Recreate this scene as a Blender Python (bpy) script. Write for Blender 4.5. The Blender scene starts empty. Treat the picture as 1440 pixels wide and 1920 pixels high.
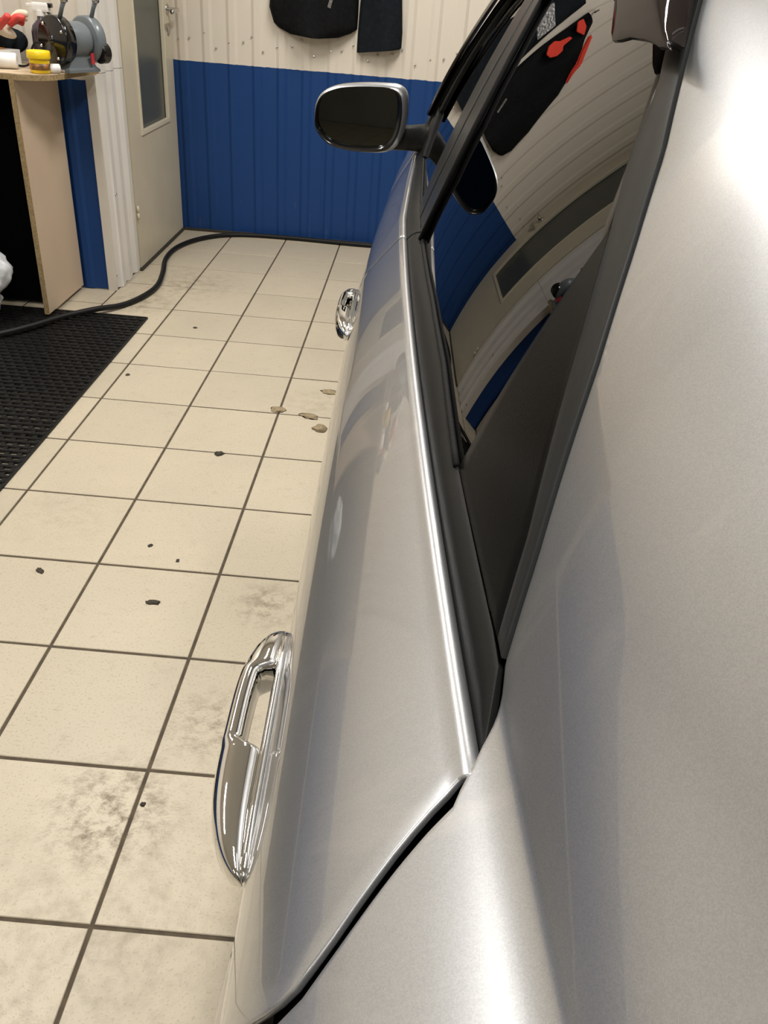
import bpy, bmesh, math, random
from mathutils import Vector, Matrix
random.seed(7)
rnd = random.Random(11)
sc = bpy.context.scene
COL = sc.collection

# ------------------------------------------------------------------ camera
S = 0.30                                   # floor tile pitch
CAM = Vector((1.3353*S, -2.3426*S, 4.1795*S))
yaw, pitch, roll = -0.0072, 0.5717, 0.0833
fw = Vector((math.sin(yaw)*math.cos(pitch), math.cos(yaw)*math.cos(pitch), -math.sin(pitch)))
r0 = Vector((math.cos(yaw), -math.sin(yaw), 0)); u0 = r0.cross(fw)
rr = r0*math.cos(roll)+u0*math.sin(roll); uu = -r0*math.sin(roll)+u0*math.cos(roll)
cd = bpy.data.cameras.new('camera'); cam = bpy.data.objects.new('camera', cd); COL.objects.link(cam)
M = Matrix.Identity(4)
for i in range(3):
    M[i][0] = rr[i]; M[i][1] = uu[i]; M[i][2] = -fw[i]; M[i][3] = CAM[i]
cam.matrix_world = M
cd.sensor_fit = 'VERTICAL'; cd.sensor_height = 36; cd.lens = 1550/1920*36; cd.clip_start = 0.01
cd.dof.use_dof = False
sc.camera = cam

# ------------------------------------------------------------------ world, exposure, ceiling lamps
w = bpy.data.worlds.new('world'); sc.world = w; w.use_nodes = True
w.node_tree.nodes['Background'].inputs[0].default_value = (1.0, .93, .82, 1)
w.node_tree.nodes['Background'].inputs[1].default_value = 0.05
sc.view_settings.view_transform = 'Standard'; sc.view_settings.look = 'None'
sc.view_settings.exposure = -1.0; sc.view_settings.gamma = 1.0
try: sc.view_settings.use_curve_mapping = False
except Exception: pass
CEIL = 2.9
LAMPS = [(-1.05, 2.35, 48), (.55, 2.5, 100), (-1.05, .55, 66), (.55, -.8, 85), (-1.05, -3.2, 20), (.55, -3.2, 20)]

# ------------------------------------------------------------------ helpers
def link(o): COL.objects.link(o); return o
def mesh_obj(name, verts, faces, mat=None, parent=None, smooth=True):
    me = bpy.data.meshes.new(name); me.from_pydata([tuple(v) for v in verts], [], faces); me.update()
    if mat: me.materials.append(mat)
    if smooth:
        me.polygons.foreach_set('use_smooth', [True]*len(me.polygons))
    o = link(bpy.data.objects.new(name, me))
    if parent: o.parent = parent; o.matrix_parent_inverse = parent.matrix_world.inverted() if False else Matrix.Identity(4)
    return o
def bm_obj(name, bm, mat=None, parent=None, smooth=False, recalc=True):
    if recalc: bmesh.ops.recalc_face_normals(bm, faces=bm.faces)
    me = bpy.data.meshes.new(name); bm.to_mesh(me); bm.free()
    if mat: me.materials.append(mat)
    if smooth: me.polygons.foreach_set('use_smooth', [True]*len(me.polygons))
    o = link(bpy.data.objects.new(name, me))
    if parent: o.parent = parent
    return o
def empty(name, loc=(0,0,0)):
    o = link(bpy.data.objects.new(name, None)); o.location = loc; o.empty_display_size = .05; return o
def tag(o, label=None, cat=None, group=None, kind=None):
    if label: o['label'] = label
    if cat: o['category'] = cat
    if group: o['group'] = group
    if kind: o['kind'] = kind
    return o
def struct(o): o['kind'] = 'structure'; return o
def add_box(bm, x0, x1, y0, y1, z0, z1, bev=0, rot=None):
    m = Matrix.Translation(((x0+x1)/2, (y0+y1)/2, (z0+z1)/2))
    if rot: m = m @ rot
    m = m @ Matrix.Diagonal((abs(x1-x0), abs(y1-y0), abs(z1-z0), 1))
    r = bmesh.ops.create_cube(bm, size=1, matrix=m)
    if bev:
        es = list({e for v in r['verts'] for e in v.link_edges})
        bmesh.ops.bevel(bm, geom=es, offset=bev, segments=2, profile=.7, affect='EDGES')
    return r
def box(name, x0, x1, y0, y1, z0, z1, mat, parent=None, bev=0):
    bm = bmesh.new(); add_box(bm, x0, x1, y0, y1, z0, z1, bev); return bm_obj(name, bm, mat, parent)
def grid(pts, name, mat, parent=None, closeU=False, closeV=False, smooth=True):
    n = len(pts); m = len(pts[0]); V = [p for row in pts for p in row]; F = []
    for i in range(n if closeU else n-1):
        for j in range(m if closeV else m-1):
            a = i*m+j; b = i*m+(j+1)%m; c = ((i+1)%n)*m+(j+1)%m; d = ((i+1)%n)*m+j
            F.append((a, b, c, d))
    return mesh_obj(name, V, F, mat, parent, smooth)
def solidify(o, t, off=0, bev=0, seg=3, ang=50):
    md = o.modifiers.new('thickness', 'SOLIDIFY'); md.thickness = t; md.offset = off; md.use_even_offset = False
    if bev:
        b = o.modifiers.new('edge', 'BEVEL'); b.width = bev; b.segments = seg; b.limit_method = 'ANGLE'; b.angle_limit = math.radians(ang)
        b.harden_normals = False
    return o
def tube(path, radius, n=10, cap=True, bm=None, squash=None):
    """sweep a circle (or ellipse list) along a list of points"""
    own = bm is None
    bm = bm or bmesh.new()
    P = [Vector(p) for p in path]; rings = []
    up = Vector((0, 0, 1)); prev = None
    for i, p in enumerate(P):
        t = (P[min(i+1, len(P)-1)]-P[max(i-1, 0)]).normalized()
        if prev is None:
            a = up if abs(t.dot(up)) < .9 else Vector((1, 0, 0))
            s = t.cross(a).normalized()
        else:
            s = (prev-t*prev.dot(t)).normalized()
        prev = s; b = s.cross(t).normalized()
        r = radius[i] if isinstance(radius, (list, tuple)) else radius
        rings.append([bm.verts.new(p+s*r*math.cos(2*math.pi*k/n)+b*r*math.sin(2*math.pi*k/n)) for k in range(n)])
    for i in range(len(rings)-1):
        for k in range(n):
            bm.faces.new((rings[i][k], rings[i][(k+1) % n], rings[i+1][(k+1) % n], rings[i+1][k]))
    if cap: bm.faces.new(rings[0]); bm.faces.new(list(reversed(rings[-1])))
    return bm
def catmull(pts, k=8):
    P = [Vector(p) for p in pts]; out = []
    for i in range(len(P)-1):
        p0, p1, p2, p3 = P[max(i-1, 0)], P[i], P[i+1], P[min(i+2, len(P)-1)]
        for j in range(k):
            t = j/k
            out.append(.5*((2*p1)+(p2-p0)*t+(2*p0-5*p1+4*p2-p3)*t*t+(3*p1-p0-3*p2+p3)*t**3))
    out.append(P[-1]); return out
def lathe(bm, prof, center, axis=(0, 0, 1), n=24):
    """prof: list of (r, h)"""
    ax = Vector(axis).normalized(); a = Vector((1, 0, 0)) if abs(ax.x) < .8 else Vector((0, 1, 0))
    s = ax.cross(a).normalized(); b = ax.cross(s); c = Vector(center); rings = []
    for r, h in prof:
        if r < 1e-6: rings.append([bm.verts.new(c+ax*h)])
        else: rings.append([bm.verts.new(c+ax*h+s*r*math.cos(2*math.pi*k/n)+b*r*math.sin(2*math.pi*k/n)) for k in range(n)])
    for i in range(len(rings)-1):
        A, B = rings[i], rings[i+1]
        for k in range(n):
            k2 = (k+1) % n
            if len(A) == 1 and len(B) == 1: continue
            if len(A) == 1: bm.faces.new((A[0], B[k], B[k2]))
            elif len(B) == 1: bm.faces.new((A[k], B[0], A[k2]))
            else: bm.faces.new((A[k], B[k], B[k2], A[k2]))
    return bm
def prism(name, poly, z0, z1, mat, parent=None, bev=0):
    bm = bmesh.new()
    f = bm.faces.new([bm.verts.new((x, y, z0)) for x, y in poly])
    r = bmesh.ops.extrude_face_region(bm, geom=[f])
    bmesh.ops.translate(bm, vec=(0, 0, z1-z0), verts=[v for v in r['geom'] if isinstance(v, bmesh.types.BMVert)])
    if bev: bmesh.ops.bevel(bm, geom=list(bm.edges), offset=bev, segments=2, affect='EDGES')
    return bm_obj(name, bm, mat, parent)
def interp(tab, x):
    if x <= tab[0][0]: return tab[0][1]
    for (a, b), (c, d) in zip(tab, tab[1:]):
        if x <= c: return b+(d-b)*(x-a)/(c-a)
    return tab[-1][1]
def sm(t): t = max(0, min(1, t)); return t*t*(3-2*t)

# ------------------------------------------------------------------ materials
def srgb(r, g, b):
    f = lambda c: (c/255/12.92) if c/255 <= .04045 else ((c/255+.055)/1.055)**2.4
    return (f(r), f(g), f(b), 1)
class Mt:
    def __init__(s, name):
        s.m = bpy.data.materials.new(name); s.m.use_nodes = True; s.nt = s.m.node_tree
        s.b = s.nt.nodes['Principled BSDF']; s.out = s.nt.nodes['Material Output']
    def n(s, t, **k):
        x = s.nt.nodes.new(t)
        for a, b in k.items(): setattr(x, a, b)
        return x
    def l(s, a, b): s.nt.links.new(a, b)
def mat(name, col, rough=.5, metal=0, coat=0, coat_rough=.03, spec=.5, noise=None, bump=None, emit=None, ior=1.5):
    """noise=(scale, amount, colour2) mottles the colour; bump=(scale, strength)"""
    M_ = Mt(name); b = M_.b
    b.inputs['Base Color'].default_value = col; b.inputs['Roughness'].default_value = rough
    b.inputs['Metallic'].default_value = metal; b.inputs['Coat Weight'].default_value = coat
    b.inputs['Coat Roughness'].default_value = coat_rough; b.inputs['Specular IOR Level'].default_value = spec
    b.inputs['IOR'].default_value = ior
    tc = M_.n('ShaderNodeTexCoord')
    if noise:
        n = M_.n('ShaderNodeTexNoise'); n.inputs['Scale'].default_value = noise[0]; n.inputs['Detail'].default_value = 5
        M_.l(tc.outputs['Object'], n.inputs['Vector'])
        r = M_.n('ShaderNodeValToRGB'); r.color_ramp.elements[0].position = .38; r.color_ramp.elements[1].position = .68
        r.color_ramp.elements[0].color = (0, 0, 0, 1); r.color_ramp.elements[1].color = (noise[1],)*3+(1,)
        M_.l(n.outputs['Fac'], r.inputs['Fac'])
        mx = M_.n('ShaderNodeMix', data_type='RGBA'); mx.inputs['A'].default_value = col; mx.inputs['B'].default_value = noise[2]
        M_.l(r.outputs['Color'], mx.inputs['Factor']); M_.l(mx.outputs['Result'], b.inputs['Base Color'])
    if bump:
        n2 = M_.n('ShaderNodeTexNoise'); n2.inputs['Scale'].default_value = bump[0]; n2.inputs['Detail'].default_value = 3
        M_.l(tc.outputs['Object'], n2.inputs['Vector'])
        bp = M_.n('ShaderNodeBump'); bp.inputs['Strength'].default_value = bump[1]; bp.inputs['Distance'].default_value = .002
        M_.l(n2.outputs['Fac'], bp.inputs['Height']); M_.l(bp.outputs['Normal'], b.inputs['Normal'])
    if emit:
        b.inputs['Emission Color'].default_value = emit[0]; b.inputs['Emission Strength'].default_value = emit[1]
    return M_.m

def sheet_material(name, blue_top):
    """corrugated wall sheet: cream above, blue paint below the line, grime at the foot"""
    M_ = Mt(name); b = M_.b; g = M_.n('ShaderNodeNewGeometry'); sp = M_.n('ShaderNodeSeparateXYZ')
    M_.l(g.outputs['Position'], sp.inputs[0])
    nz = M_.n('ShaderNodeTexNoise'); nz.inputs['Scale'].default_value = 40; M_.l(g.outputs['Position'], nz.inputs['Vector'])
    ad = M_.n('ShaderNodeMath', operation='MULTIPLY_ADD'); ad.inputs[1].default_value = .006; M_.l(nz.outputs['Fac'], ad.inputs[0]); M_.l(sp.outputs['Z'], ad.inputs[2])
    gt = M_.n('ShaderNodeMath', operation='GREATER_THAN'); gt.inputs[1].default_value = blue_top+.003; M_.l(ad.outputs[0], gt.inputs[0])
    mx = M_.n('ShaderNodeMix', data_type='RGBA'); mx.inputs['A'].default_value = (.009, .045, .165, 1); mx.inputs['B'].default_value = (.66, .60, .51, 1)
    M_.l(gt.outputs[0], mx.inputs['Factor'])
    n2 = M_.n('ShaderNodeTexNoise'); n2.inputs['Scale'].default_value = 5; n2.inputs['Detail'].default_value = 6; n2.inputs['Roughness'].default_value = .7
    mp = M_.n('ShaderNodeMapping'); mp.inputs['Scale'].default_value = (6, 6, 1); M_.l(g.outputs['Position'], mp.inputs['Vector']); M_.l(mp.outputs[0], n2.inputs['Vector'])
    r = M_.n('ShaderNodeValToRGB'); r.color_ramp.elements[0].position = .62; r.color_ramp.elements[1].position = .85
    r.color_ramp.elements[0].color = (0, 0, 0, 1); r.color_ramp.elements[1].color = (.45,)*3+(1,)
    M_.l(n2.outputs['Fac'], r.inputs['Fac'])
    foot = M_.n('ShaderNodeMapRange'); foot.inputs['From Min'].default_value = .0; foot.inputs['From Max'].default_value = .35
    foot.inputs['To Min'].default_value = 1; foot.inputs['To Max'].default_value = .12; M_.l(sp.outputs['Z'], foot.inputs['Value'])
    mu = M_.n('ShaderNodeMath', operation='MULTIPLY'); M_.l(r.outputs['Color'], mu.inputs[0]); M_.l(foot.outputs[0], mu.inputs[1])
    m2 = M_.n('ShaderNodeMix', data_type='RGBA'); m2.inputs['B'].default_value = (.25, .24, .22, 1)
    M_.l(mu.outputs[0], m2.inputs['Factor']); M_.l(mx.outputs['Result'], m2.inputs['A']); M_.l(m2.outputs['Result'], b.inputs['Base Color'])
    b.inputs['Roughness'].default_value = .5; b.inputs['Specular IOR Level'].default_value = .25
    return M_.m

def tile_material():
    M_ = Mt('glazed_floor_tile'); b = M_.b; g = M_.n('ShaderNodeNewGeometry'); oi = M_.n('ShaderNodeObjectInfo')
    n1 = M_.n('ShaderNodeTexNoise'); n1.inputs['Scale'].default_value = 3.2; n1.inputs['Detail'].default_value = 6; n1.inputs['Roughness'].default_value = .62
    n2 = M_.n('ShaderNodeTexNoise'); n2.inputs['Scale'].default_value = 190; n2.inputs['Detail'].default_value = 2
    n3 = M_.n('ShaderNodeTexNoise'); n3.inputs['Scale'].default_value = 24; n3.inputs['Detail'].default_value = 8; n3.inputs['Roughness'].default_value = .75
    for n in (n1, n2, n3): M_.l(g.outputs['Position'], n.inputs['Vector'])
    base = M_.n('ShaderNodeMix', data_type='RGBA'); base.inputs['A'].default_value = (.545, .475, .355, 1); base.inputs['B'].default_value = (.44, .39, .30, 1)
    M_.l(n1.outputs['Fac'], base.inputs['Factor'])
    sp = M_.n('ShaderNodeValToRGB'); sp.color_ramp.elements[0].position = .33; sp.color_ramp.elements[1].position = .43
    sp.color_ramp.elements[0].color = (.84, .82, .78, 1); sp.color_ramp.elements[1].color = (1, 1, 1, 1); M_.l(n2.outputs['Fac'], sp.inputs['Fac'])
    m1 = M_.n('ShaderNodeMix', data_type='RGBA', blend_type='MULTIPLY'); m1.inputs['Factor'].default_value = 1
    M_.l(base.outputs['Result'], m1.inputs['A']); M_.l(sp.outputs['Color'], m1.inputs['B'])
    # soiling: general smears plus the two muddy spots of the near tiles
    dr = M_.n('ShaderNodeValToRGB'); dr.color_ramp.elements[0].position = .56; dr.color_ramp.elements[1].position = .80
    dr.color_ramp.elements[0].color = (0, 0, 0, 1); dr.color_ramp.elements[1].color = (.38,)*3+(1,); M_.l(n3.outputs['Fac'], dr.inputs['Fac'])
    last = dr.outputs['Color']
    for (cx, cy, rad, k) in ((-.035, .20, .16, 1.6), (.09, .42, .13, 1.0), (.14, .80, .11, 1.1), (.14, 1.9, .17, .5), (.0, -.0, .35, .5), (-.10, -.12, .2, .6), (-.62, 3.05, .3, .8), (-.75, 2.75, .22, .9), (-.45, 1.1, .2, .25)):
        vd = M_.n('ShaderNodeVectorMath', operation='DISTANCE'); vd.inputs[1].default_value = (cx, cy, 0); M_.l(g.outputs['Position'], vd.inputs[0])
        mr = M_.n('ShaderNodeMapRange'); mr.inputs['From Min'].default_value = rad*.15; mr.inputs['From Max'].default_value = rad; mr.inputs['To Min'].default_value = k; mr.inputs['To Max'].default_value = 0
        M_.l(vd.outputs['Value'], mr.inputs['Value'])
        r3 = M_.n('ShaderNodeValToRGB'); r3.color_ramp.elements[0].position = .45; r3.color_ramp.elements[1].position = .66
        r3.color_ramp.elements[0].color = (0, 0, 0, 1); r3.color_ramp.elements[1].color = (.9,)*3+(1,); M_.l(n3.outputs['Fac'], r3.inputs['Fac'])
        mu = M_.n('ShaderNodeMath', operation='MULTIPLY'); M_.l(mr.outputs[0], mu.inputs[0]); M_.l(r3.outputs['Color'], mu.inputs[1])
        ax = M_.n('ShaderNodeMath', operation='MAXIMUM'); M_.l(mu.outputs[0], ax.inputs[0]); M_.l(last, ax.inputs[1]); last = ax.outputs[0]
    m2 = M_.n('ShaderNodeMix', data_type='RGBA'); m2.inputs['B'].default_value = (.17, .132, .08, 1)
    M_.l(last, m2.inputs['Factor']); M_.l(m1.outputs['Result'], m2.inputs['A'])
    hs = M_.n('ShaderNodeHueSaturation'); mr = M_.n('ShaderNodeMapRange'); mr.inputs['To Min'].default_value = .95; mr.inputs['To Max'].default_value = 1.04
    M_.l(oi.outputs['Random'], mr.inputs['Value']); M_.l(mr.outputs[0], hs.inputs['Value']); M_.l(m2.outputs['Result'], hs.inputs['Color'])
    M_.l(hs.outputs['Color'], b.inputs['Base Color'])
    rg = M_.n('ShaderNodeMapRange'); rg.inputs['To Min'].default_value = .28; rg.inputs['To Max'].default_value = .5; M_.l(n3.outputs['Fac'], rg.inputs['Value']); M_.l(rg.outputs[0], b.inputs['Roughness'])
    bp = M_.n('ShaderNodeBump'); bp.inputs['Strength'].default_value = .25; bp.inputs['Distance'].default_value = .001
    M_.l(n2.outputs['Fac'], bp.inputs['Height']); M_.l(bp.outputs['Normal'], b.inputs['Normal'])
    return M_.m

def paint_material():
    M_ = Mt('silver_metallic_paint'); b = M_.b; tc = M_.n('ShaderNodeTexCoord')
    b.inputs['Base Color'].default_value = (.465, .475, .49, 1); b.inputs['Metallic'].default_value = .85
    b.inputs['Roughness'].default_value = .35; b.inputs['Coat Weight'].default_value = 1.0; b.inputs['Coat Roughness'].default_value = .012
    b.inputs['Coat IOR'].default_value = 1.5
    v = M_.n('ShaderNodeTexVoronoi'); v.inputs['Scale'].default_value = 1800; M_.l(tc.outputs['Object'], v.inputs['Vector'])
    r = M_.n('ShaderNodeMapRange'); r.inputs['To Min'].default_value = .92; r.inputs['To Max'].default_value = 1.08
    sp = M_.n('ShaderNodeSeparateColor'); M_.l(v.outputs['Color'], sp.inputs[0]); M_.l(sp.outputs[0], r.inputs['Value'])
    mx = M_.n('ShaderNodeMix', data_type='RGBA', blend_type='MULTIPLY'); mx.inputs['Factor'].default_value = 1
    mx.inputs['A'].default_value = (.465, .475, .49, 1); M_.l(r.outputs[0], mx.inputs['B'])
    # uneven lacquer roughness, then faint paler streaks in the base colour
    n = M_.n('ShaderNodeTexNoise'); n.inputs['Scale'].default_value = 7; n.inputs['Detail'].default_value = 6; n.inputs['Roughness'].default_value = .6
    mp = M_.n('ShaderNodeMapping'); mp.inputs['Scale'].default_value = (1, 1.2, 2.2); M_.l(tc.outputs['Object'], mp.inputs['Vector']); M_.l(mp.outputs[0], n.inputs['Vector'])
    rr_ = M_.n('ShaderNodeMapRange'); rr_.inputs['From Min'].default_value = .5; rr_.inputs['From Max'].default_value = .75
    rr_.inputs['To Min'].default_value = .015; rr_.inputs['To Max'].default_value = .07
    M_.l(n.outputs['Fac'], rr_.inputs['Value']); M_.l(rr_.outputs[0], b.inputs['Coat Roughness'])
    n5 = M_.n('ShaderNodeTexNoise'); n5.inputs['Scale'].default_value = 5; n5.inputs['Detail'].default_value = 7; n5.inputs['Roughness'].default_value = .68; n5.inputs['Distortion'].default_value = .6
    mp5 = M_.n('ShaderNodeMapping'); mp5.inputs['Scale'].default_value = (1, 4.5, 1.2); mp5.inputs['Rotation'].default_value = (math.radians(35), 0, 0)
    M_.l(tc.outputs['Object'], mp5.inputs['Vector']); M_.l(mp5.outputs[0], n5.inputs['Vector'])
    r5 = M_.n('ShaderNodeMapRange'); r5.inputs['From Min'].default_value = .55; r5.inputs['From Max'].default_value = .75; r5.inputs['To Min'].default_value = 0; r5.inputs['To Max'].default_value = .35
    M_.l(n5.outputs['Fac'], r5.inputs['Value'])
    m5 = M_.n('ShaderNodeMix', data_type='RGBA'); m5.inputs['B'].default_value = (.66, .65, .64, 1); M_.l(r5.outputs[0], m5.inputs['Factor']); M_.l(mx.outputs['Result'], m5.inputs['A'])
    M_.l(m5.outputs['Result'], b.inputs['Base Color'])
    return M_.m

def tinted_glass():
    M_ = Mt('tinted_window_glass'); nt = M_.nt; nt.nodes.remove(M_.b)
    tr = M_.n('ShaderNodeBsdfTransparent'); tr.inputs[0].default_value = (.035, .037, .033, 1)
    gl = M_.n('ShaderNodeBsdfGlossy'); gl.inputs['Roughness'].default_value = 0.0; gl.inputs[0].default_value = (1, 1, 1, 1)
    fr = M_.n('ShaderNodeFresnel'); fr.inputs[0].default_value = 1.43
    mx = M_.n('ShaderNodeMixShader'); M_.l(fr.outputs[0], mx.inputs[0]); M_.l(tr.outputs[0], mx.inputs[1]); M_.l(gl.outputs[0], mx.inputs[2])
    M_.l(mx.outputs[0], M_.out.inputs['Surface'])
    return M_.m
def smoky_plastic():
    M_ = Mt('smoked_deflector_plastic'); nt = M_.nt; nt.nodes.remove(M_.b)
    tr = M_.n('ShaderNodeBsdfTransparent'); tr.inputs[0].default_value = (.06, .045, .045, 1)
    gl = M_.n('ShaderNodeBsdfGlossy'); gl.inputs['Roughness'].default_value = 0.06
    fr = M_.n('ShaderNodeFresnel'); fr.inputs[0].default_value = 1.33
    mx = M_.n('ShaderNodeMixShader'); M_.l(fr.outputs[0], mx.inputs[0]); M_.l(tr.outputs[0], mx.inputs[1]); M_.l(gl.outputs[0], mx.inputs[2])
    df = M_.n('ShaderNodeBsdfDiffuse'); df.inputs[0].default_value = (.020, .014, .013, 1)
    m2 = M_.n('ShaderNodeMixShader'); m2.inputs[0].default_value = .45; M_.l(mx.outputs[0], m2.inputs[1]); M_.l(df.outputs[0], m2.inputs[2])
    M_.l(m2.outputs[0], M_.out.inputs['Surface'])
    return M_.m

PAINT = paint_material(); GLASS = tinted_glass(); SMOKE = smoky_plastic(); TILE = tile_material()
SHEET = sheet_material('cream_and_blue_wall_sheet', .8365)
SHEETC = mat('greyish_white_sheet', (.72, .69, .65, 1), .35, noise=(6, .2, (.6, .56, .5, 1)))
SHEETW = mat('cream_wall_sheet', (.66, .62, .55, 1), .4, noise=(6, .25, (.48, .43, .36, 1)))
GROUT = mat('dark_grout', (.06, .045, .03, 1), .9, noise=(30, .7, (.11, .085, .05, 1)), bump=(120, .5))
CHROME = mat('polished_chrome', (.78, .78, .77, 1), .03, 1)
BLACKP = mat('matt_black_plastic', (.005, .0055, .005, 1), .45, ior=1.25, noise=(90, .5, (.018, .018, .018, 1)), bump=(900, .15))
MOLD = mat('charcoal_belt_moulding', (.012, .0125, .012, 1), .42, ior=1.2, spec=.5, bump=(700, .1))
GREYTRIM = mat('dark_grey_window_frame', (.022, .023, .023, 1), .32, ior=1.24, spec=.5, bump=(700, .06))
PIANO = mat('satin_black_corner_trim', (.006, .006, .0055, 1), .26, ior=1.16, spec=.5, bump=(600, .05))
RUBBER = mat('black_rubber', (.005, .005, .005, 1), .7, spec=.15, bump=(200, .3))
MATR = mat('black_mat_rubber', (.005, .005, .005, 1), .5, spec=.25, noise=(60, .6, (.012, .012, .012, 1)))
MIRR = mat('dimmed_mirror_glass', (.085, .09, .08, 1), .01, 1)
DOORM = mat('cream_painted_door', (.62, .56, .43, 1), .38, noise=(4, .35, (.50, .44, .32, 1)))
DOORT = mat('cream_gloss_trim', (.68, .62, .48, 1), .3)
FROST = mat('frosted_grey_door_glass', (.075, .08, .068, 1), .32, noise=(3, .5, (.10, .105, .09, 1)), spec=.4)
WOODP = mat('pale_laminate_panel', (.60, .47, .34, 1), .5, noise=(5, .3, (.52, .39, .27, 1)))
OSB = mat('raw_chipboard_edge', (.34, .25, .12, 1), .8, noise=(120, .8, (.20, .13, .06, 1)), bump=(300, .6))
TABLET = mat('worn_wood_worktop', (.62, .49, .33, 1), .45, noise=(25, .6, (.45, .33, .2, 1)))
CEILM = mat('white_ceiling_board', (.72, .69, .63, 1), .6)
CONC = mat('grey_plaster_wall', (.42, .39, .34, 1), .7, noise=(4, .5, (.33, .3, .26, 1)))
STEEL = mat('brushed_steel', (.55, .54, .52, 1), .25, 1)
CAST = mat('grey_enamel_housing', (.13, .15, .16, 1), .28, noise=(20, .3, (.17, .19, .2, 1)))
GLOSSB = mat('gloss_black_enamel', (.006, .006, .006, 1), .14, spec=.6)
CLOTHB = mat('black_woven_cloth', (.006, .0065, .007, 1), .9, spec=.1, noise=(60, .6, (.011, .012, .013, 1)), bump=(700, .6))
CLOTHN = mat('dark_navy_cloth', (.0075, .010, .013, 1), .9, spec=.1, noise=(60, .6, (.014, .018, .022, 1)), bump=(700, .6))
RED = mat('bright_red_cloth', (.75, .045, .02, 1), .7, bump=(500, .4))
SILVERF = mat('silver_reflective_tape', (.7, .7, .72, 1), .2, 1, bump=(60, 1.0))
YEL = mat('yellow_plastic', (.85, .58, .012, 1), .3)
WHITEP = mat('white_plastic', (.8, .78, .74, 1), .35)
BAGM = mat('thin_white_plastic_bag', (.55, .56, .58, 1), .3, bump=(25, 1.0))
ORANGE = mat('orange_card', (.75, .28, .03, 1), .55)
GLOVE = mat('cream_glove_knit', (.7, .6, .46, 1), .9, bump=(300, .6))
GLOVR = mat('red_glove_coating', (.6, .05, .04, 1), .5)
MUD = mat('dried_mud', (.30, .235, .14, 1), .95, noise=(80, .7, (.17, .13, .075, 1)), bump=(150, 1))
GRIT = mat('dark_grit', (.04, .033, .022, 1), .9)
INTER = mat('dark_cabin_lining', (.012, .012, .012, 1), .9)
LAMPB = mat('white_lamp_housing', (.8, .8, .78, 1), .4)
LAMPD = mat('glowing_lamp_diffuser', (.9, .9, .88, 1), .5, emit=((1, .96, .9, 1), 9))
CABLEM = mat('black_rubber_hose', (.006, .006, .006, 1), .5, ior=1.35)
REDP = mat('red_label_plastic', (.45, .03, .04, 1), .4)
TYRE = mat('tyre_rubber', (.012, .012, .012, 1), .8, bump=(80, .5))
LENS = mat('clear_lamp_lens', (.45, .45, .45, 1), .08, .6)

# ------------------------------------------------------------------ floor
X0, X1, Y0, Y1 = -2.4, 3.3, -5.4, 3.977
fl = box('floor', X0-.05, X1+.05, Y0-.05, Y1+.05, -.06, -.0022, GROUT); struct(fl)
tb = bmesh.new(); add_box(tb, .0036, S-.0036, .0036, S-.0036, -.006, 0)
top = [e for e in tb.edges if all(v.co.z > -1e-6 for v in e.verts)]
bmesh.ops.bevel(tb, geom=top, offset=.0012, segments=1, affect='EDGES')
t0 = bm_obj('tile', tb, TILE, fl); first = True; rest = bmesh.new()
tme = t0.data
for i in range(-8, 11):
    for j in range(-18, 14):
        yb = S if j < 13 else (Y1-13*S)
        if i <= 2 and j >= -4:
            if first: o = t0; first = False
            else: o = bpy.data.objects.new('tile', tme); COL.objects.link(o); o.parent = fl
            o.location = (i*S, j*S, rnd.uniform(-.0004, .0004))
            if j == 13: o.scale = (1, yb/S, 1)
        else:
            add_box(rest, i*S+.0026, (i+1)*S-.0026, j*S+.0026, j*S+yb-.0026, -.004, 0)
ro = bm_obj('outlying_tiles', rest, TILE, fl); ro['kind'] = 'stuff'

# ------------------------------------------------------------------ walls of corrugated sheet
def rib_profile(width, pitch, depth, flat=.55, slope=.12, phase=0.0):
    """list of (t, d) across the sheet"""
    out = [(0, 0)]; x = phase
    while x < width:
        a = x+pitch*flat*.5; pts = [(a, 0), (a+pitch*slope, depth), (a+pitch*(1-flat-slope), depth), (a+pitch*(1-flat), 0)]
        for t, d in pts:
            if 0 < t < width: out.append((t, d))
        x += pitch
    out.append((width, 0)); return out
def sheet(name, origin, axis, width, z0, z1, normal, material, parent, pitch=.115, depth=.007, zs=None, overlap=0, phase=.0):
    O = Vector(origin); A = Vector(axis); N = Vector(normal)
    prof = rib_profile(width, pitch, depth, phase=phase); zs = zs or [z0, (z0+z1)/2, z1]
    pts = [[O+A*t+N*(d+overlap)+Vector((0, 0, z)) for t, d in prof] for z in zs]
    o = grid(pts, name, material, parent, smooth=False); solidify(o, .0012); return o
wb = struct(box('wall_back', X0-.1, X1+.1, Y1+.012, Y1+.10, 0, CEIL, SHEETW))
x = X0; k = 0
for wd in (1.13, 1.13, 1.13-.24, 1.13, 1.13, 1.13):
    if x > X1: break
    sheet('wall_sheet', (x, Y1+.008, 0), (1, 0, 0), min(wd+.02, X1-x), 0.004, CEIL-.01, (0, -1, 0), SHEET, wb, pitch=.125, depth=.008, overlap=.0015*(k % 2))
    x += wd; k += 1
sb = bmesh.new()
for i in range(34):
    xx = -.85+i*.0625+rnd.uniform(-.015, .015)
    if xx > 1.2: break
    zz = .885+.018*((i*7) % 4)+(.0 if i % 2 else .045)
    lathe(sb, [(0, .005), (.004, .004), (.0055, 0)], (xx, Y1+.001, zz), (0, -1, 0), 6)
so = bm_obj('screw_heads', sb, STEEL, wb); so['kind'] = 'stuff'
# skirting dirt line between sheet and tiles
struct(box('baseboard_back', -.87, X1, Y1-.012, Y1+.004, 0.0, .012, GRIT))

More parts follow.
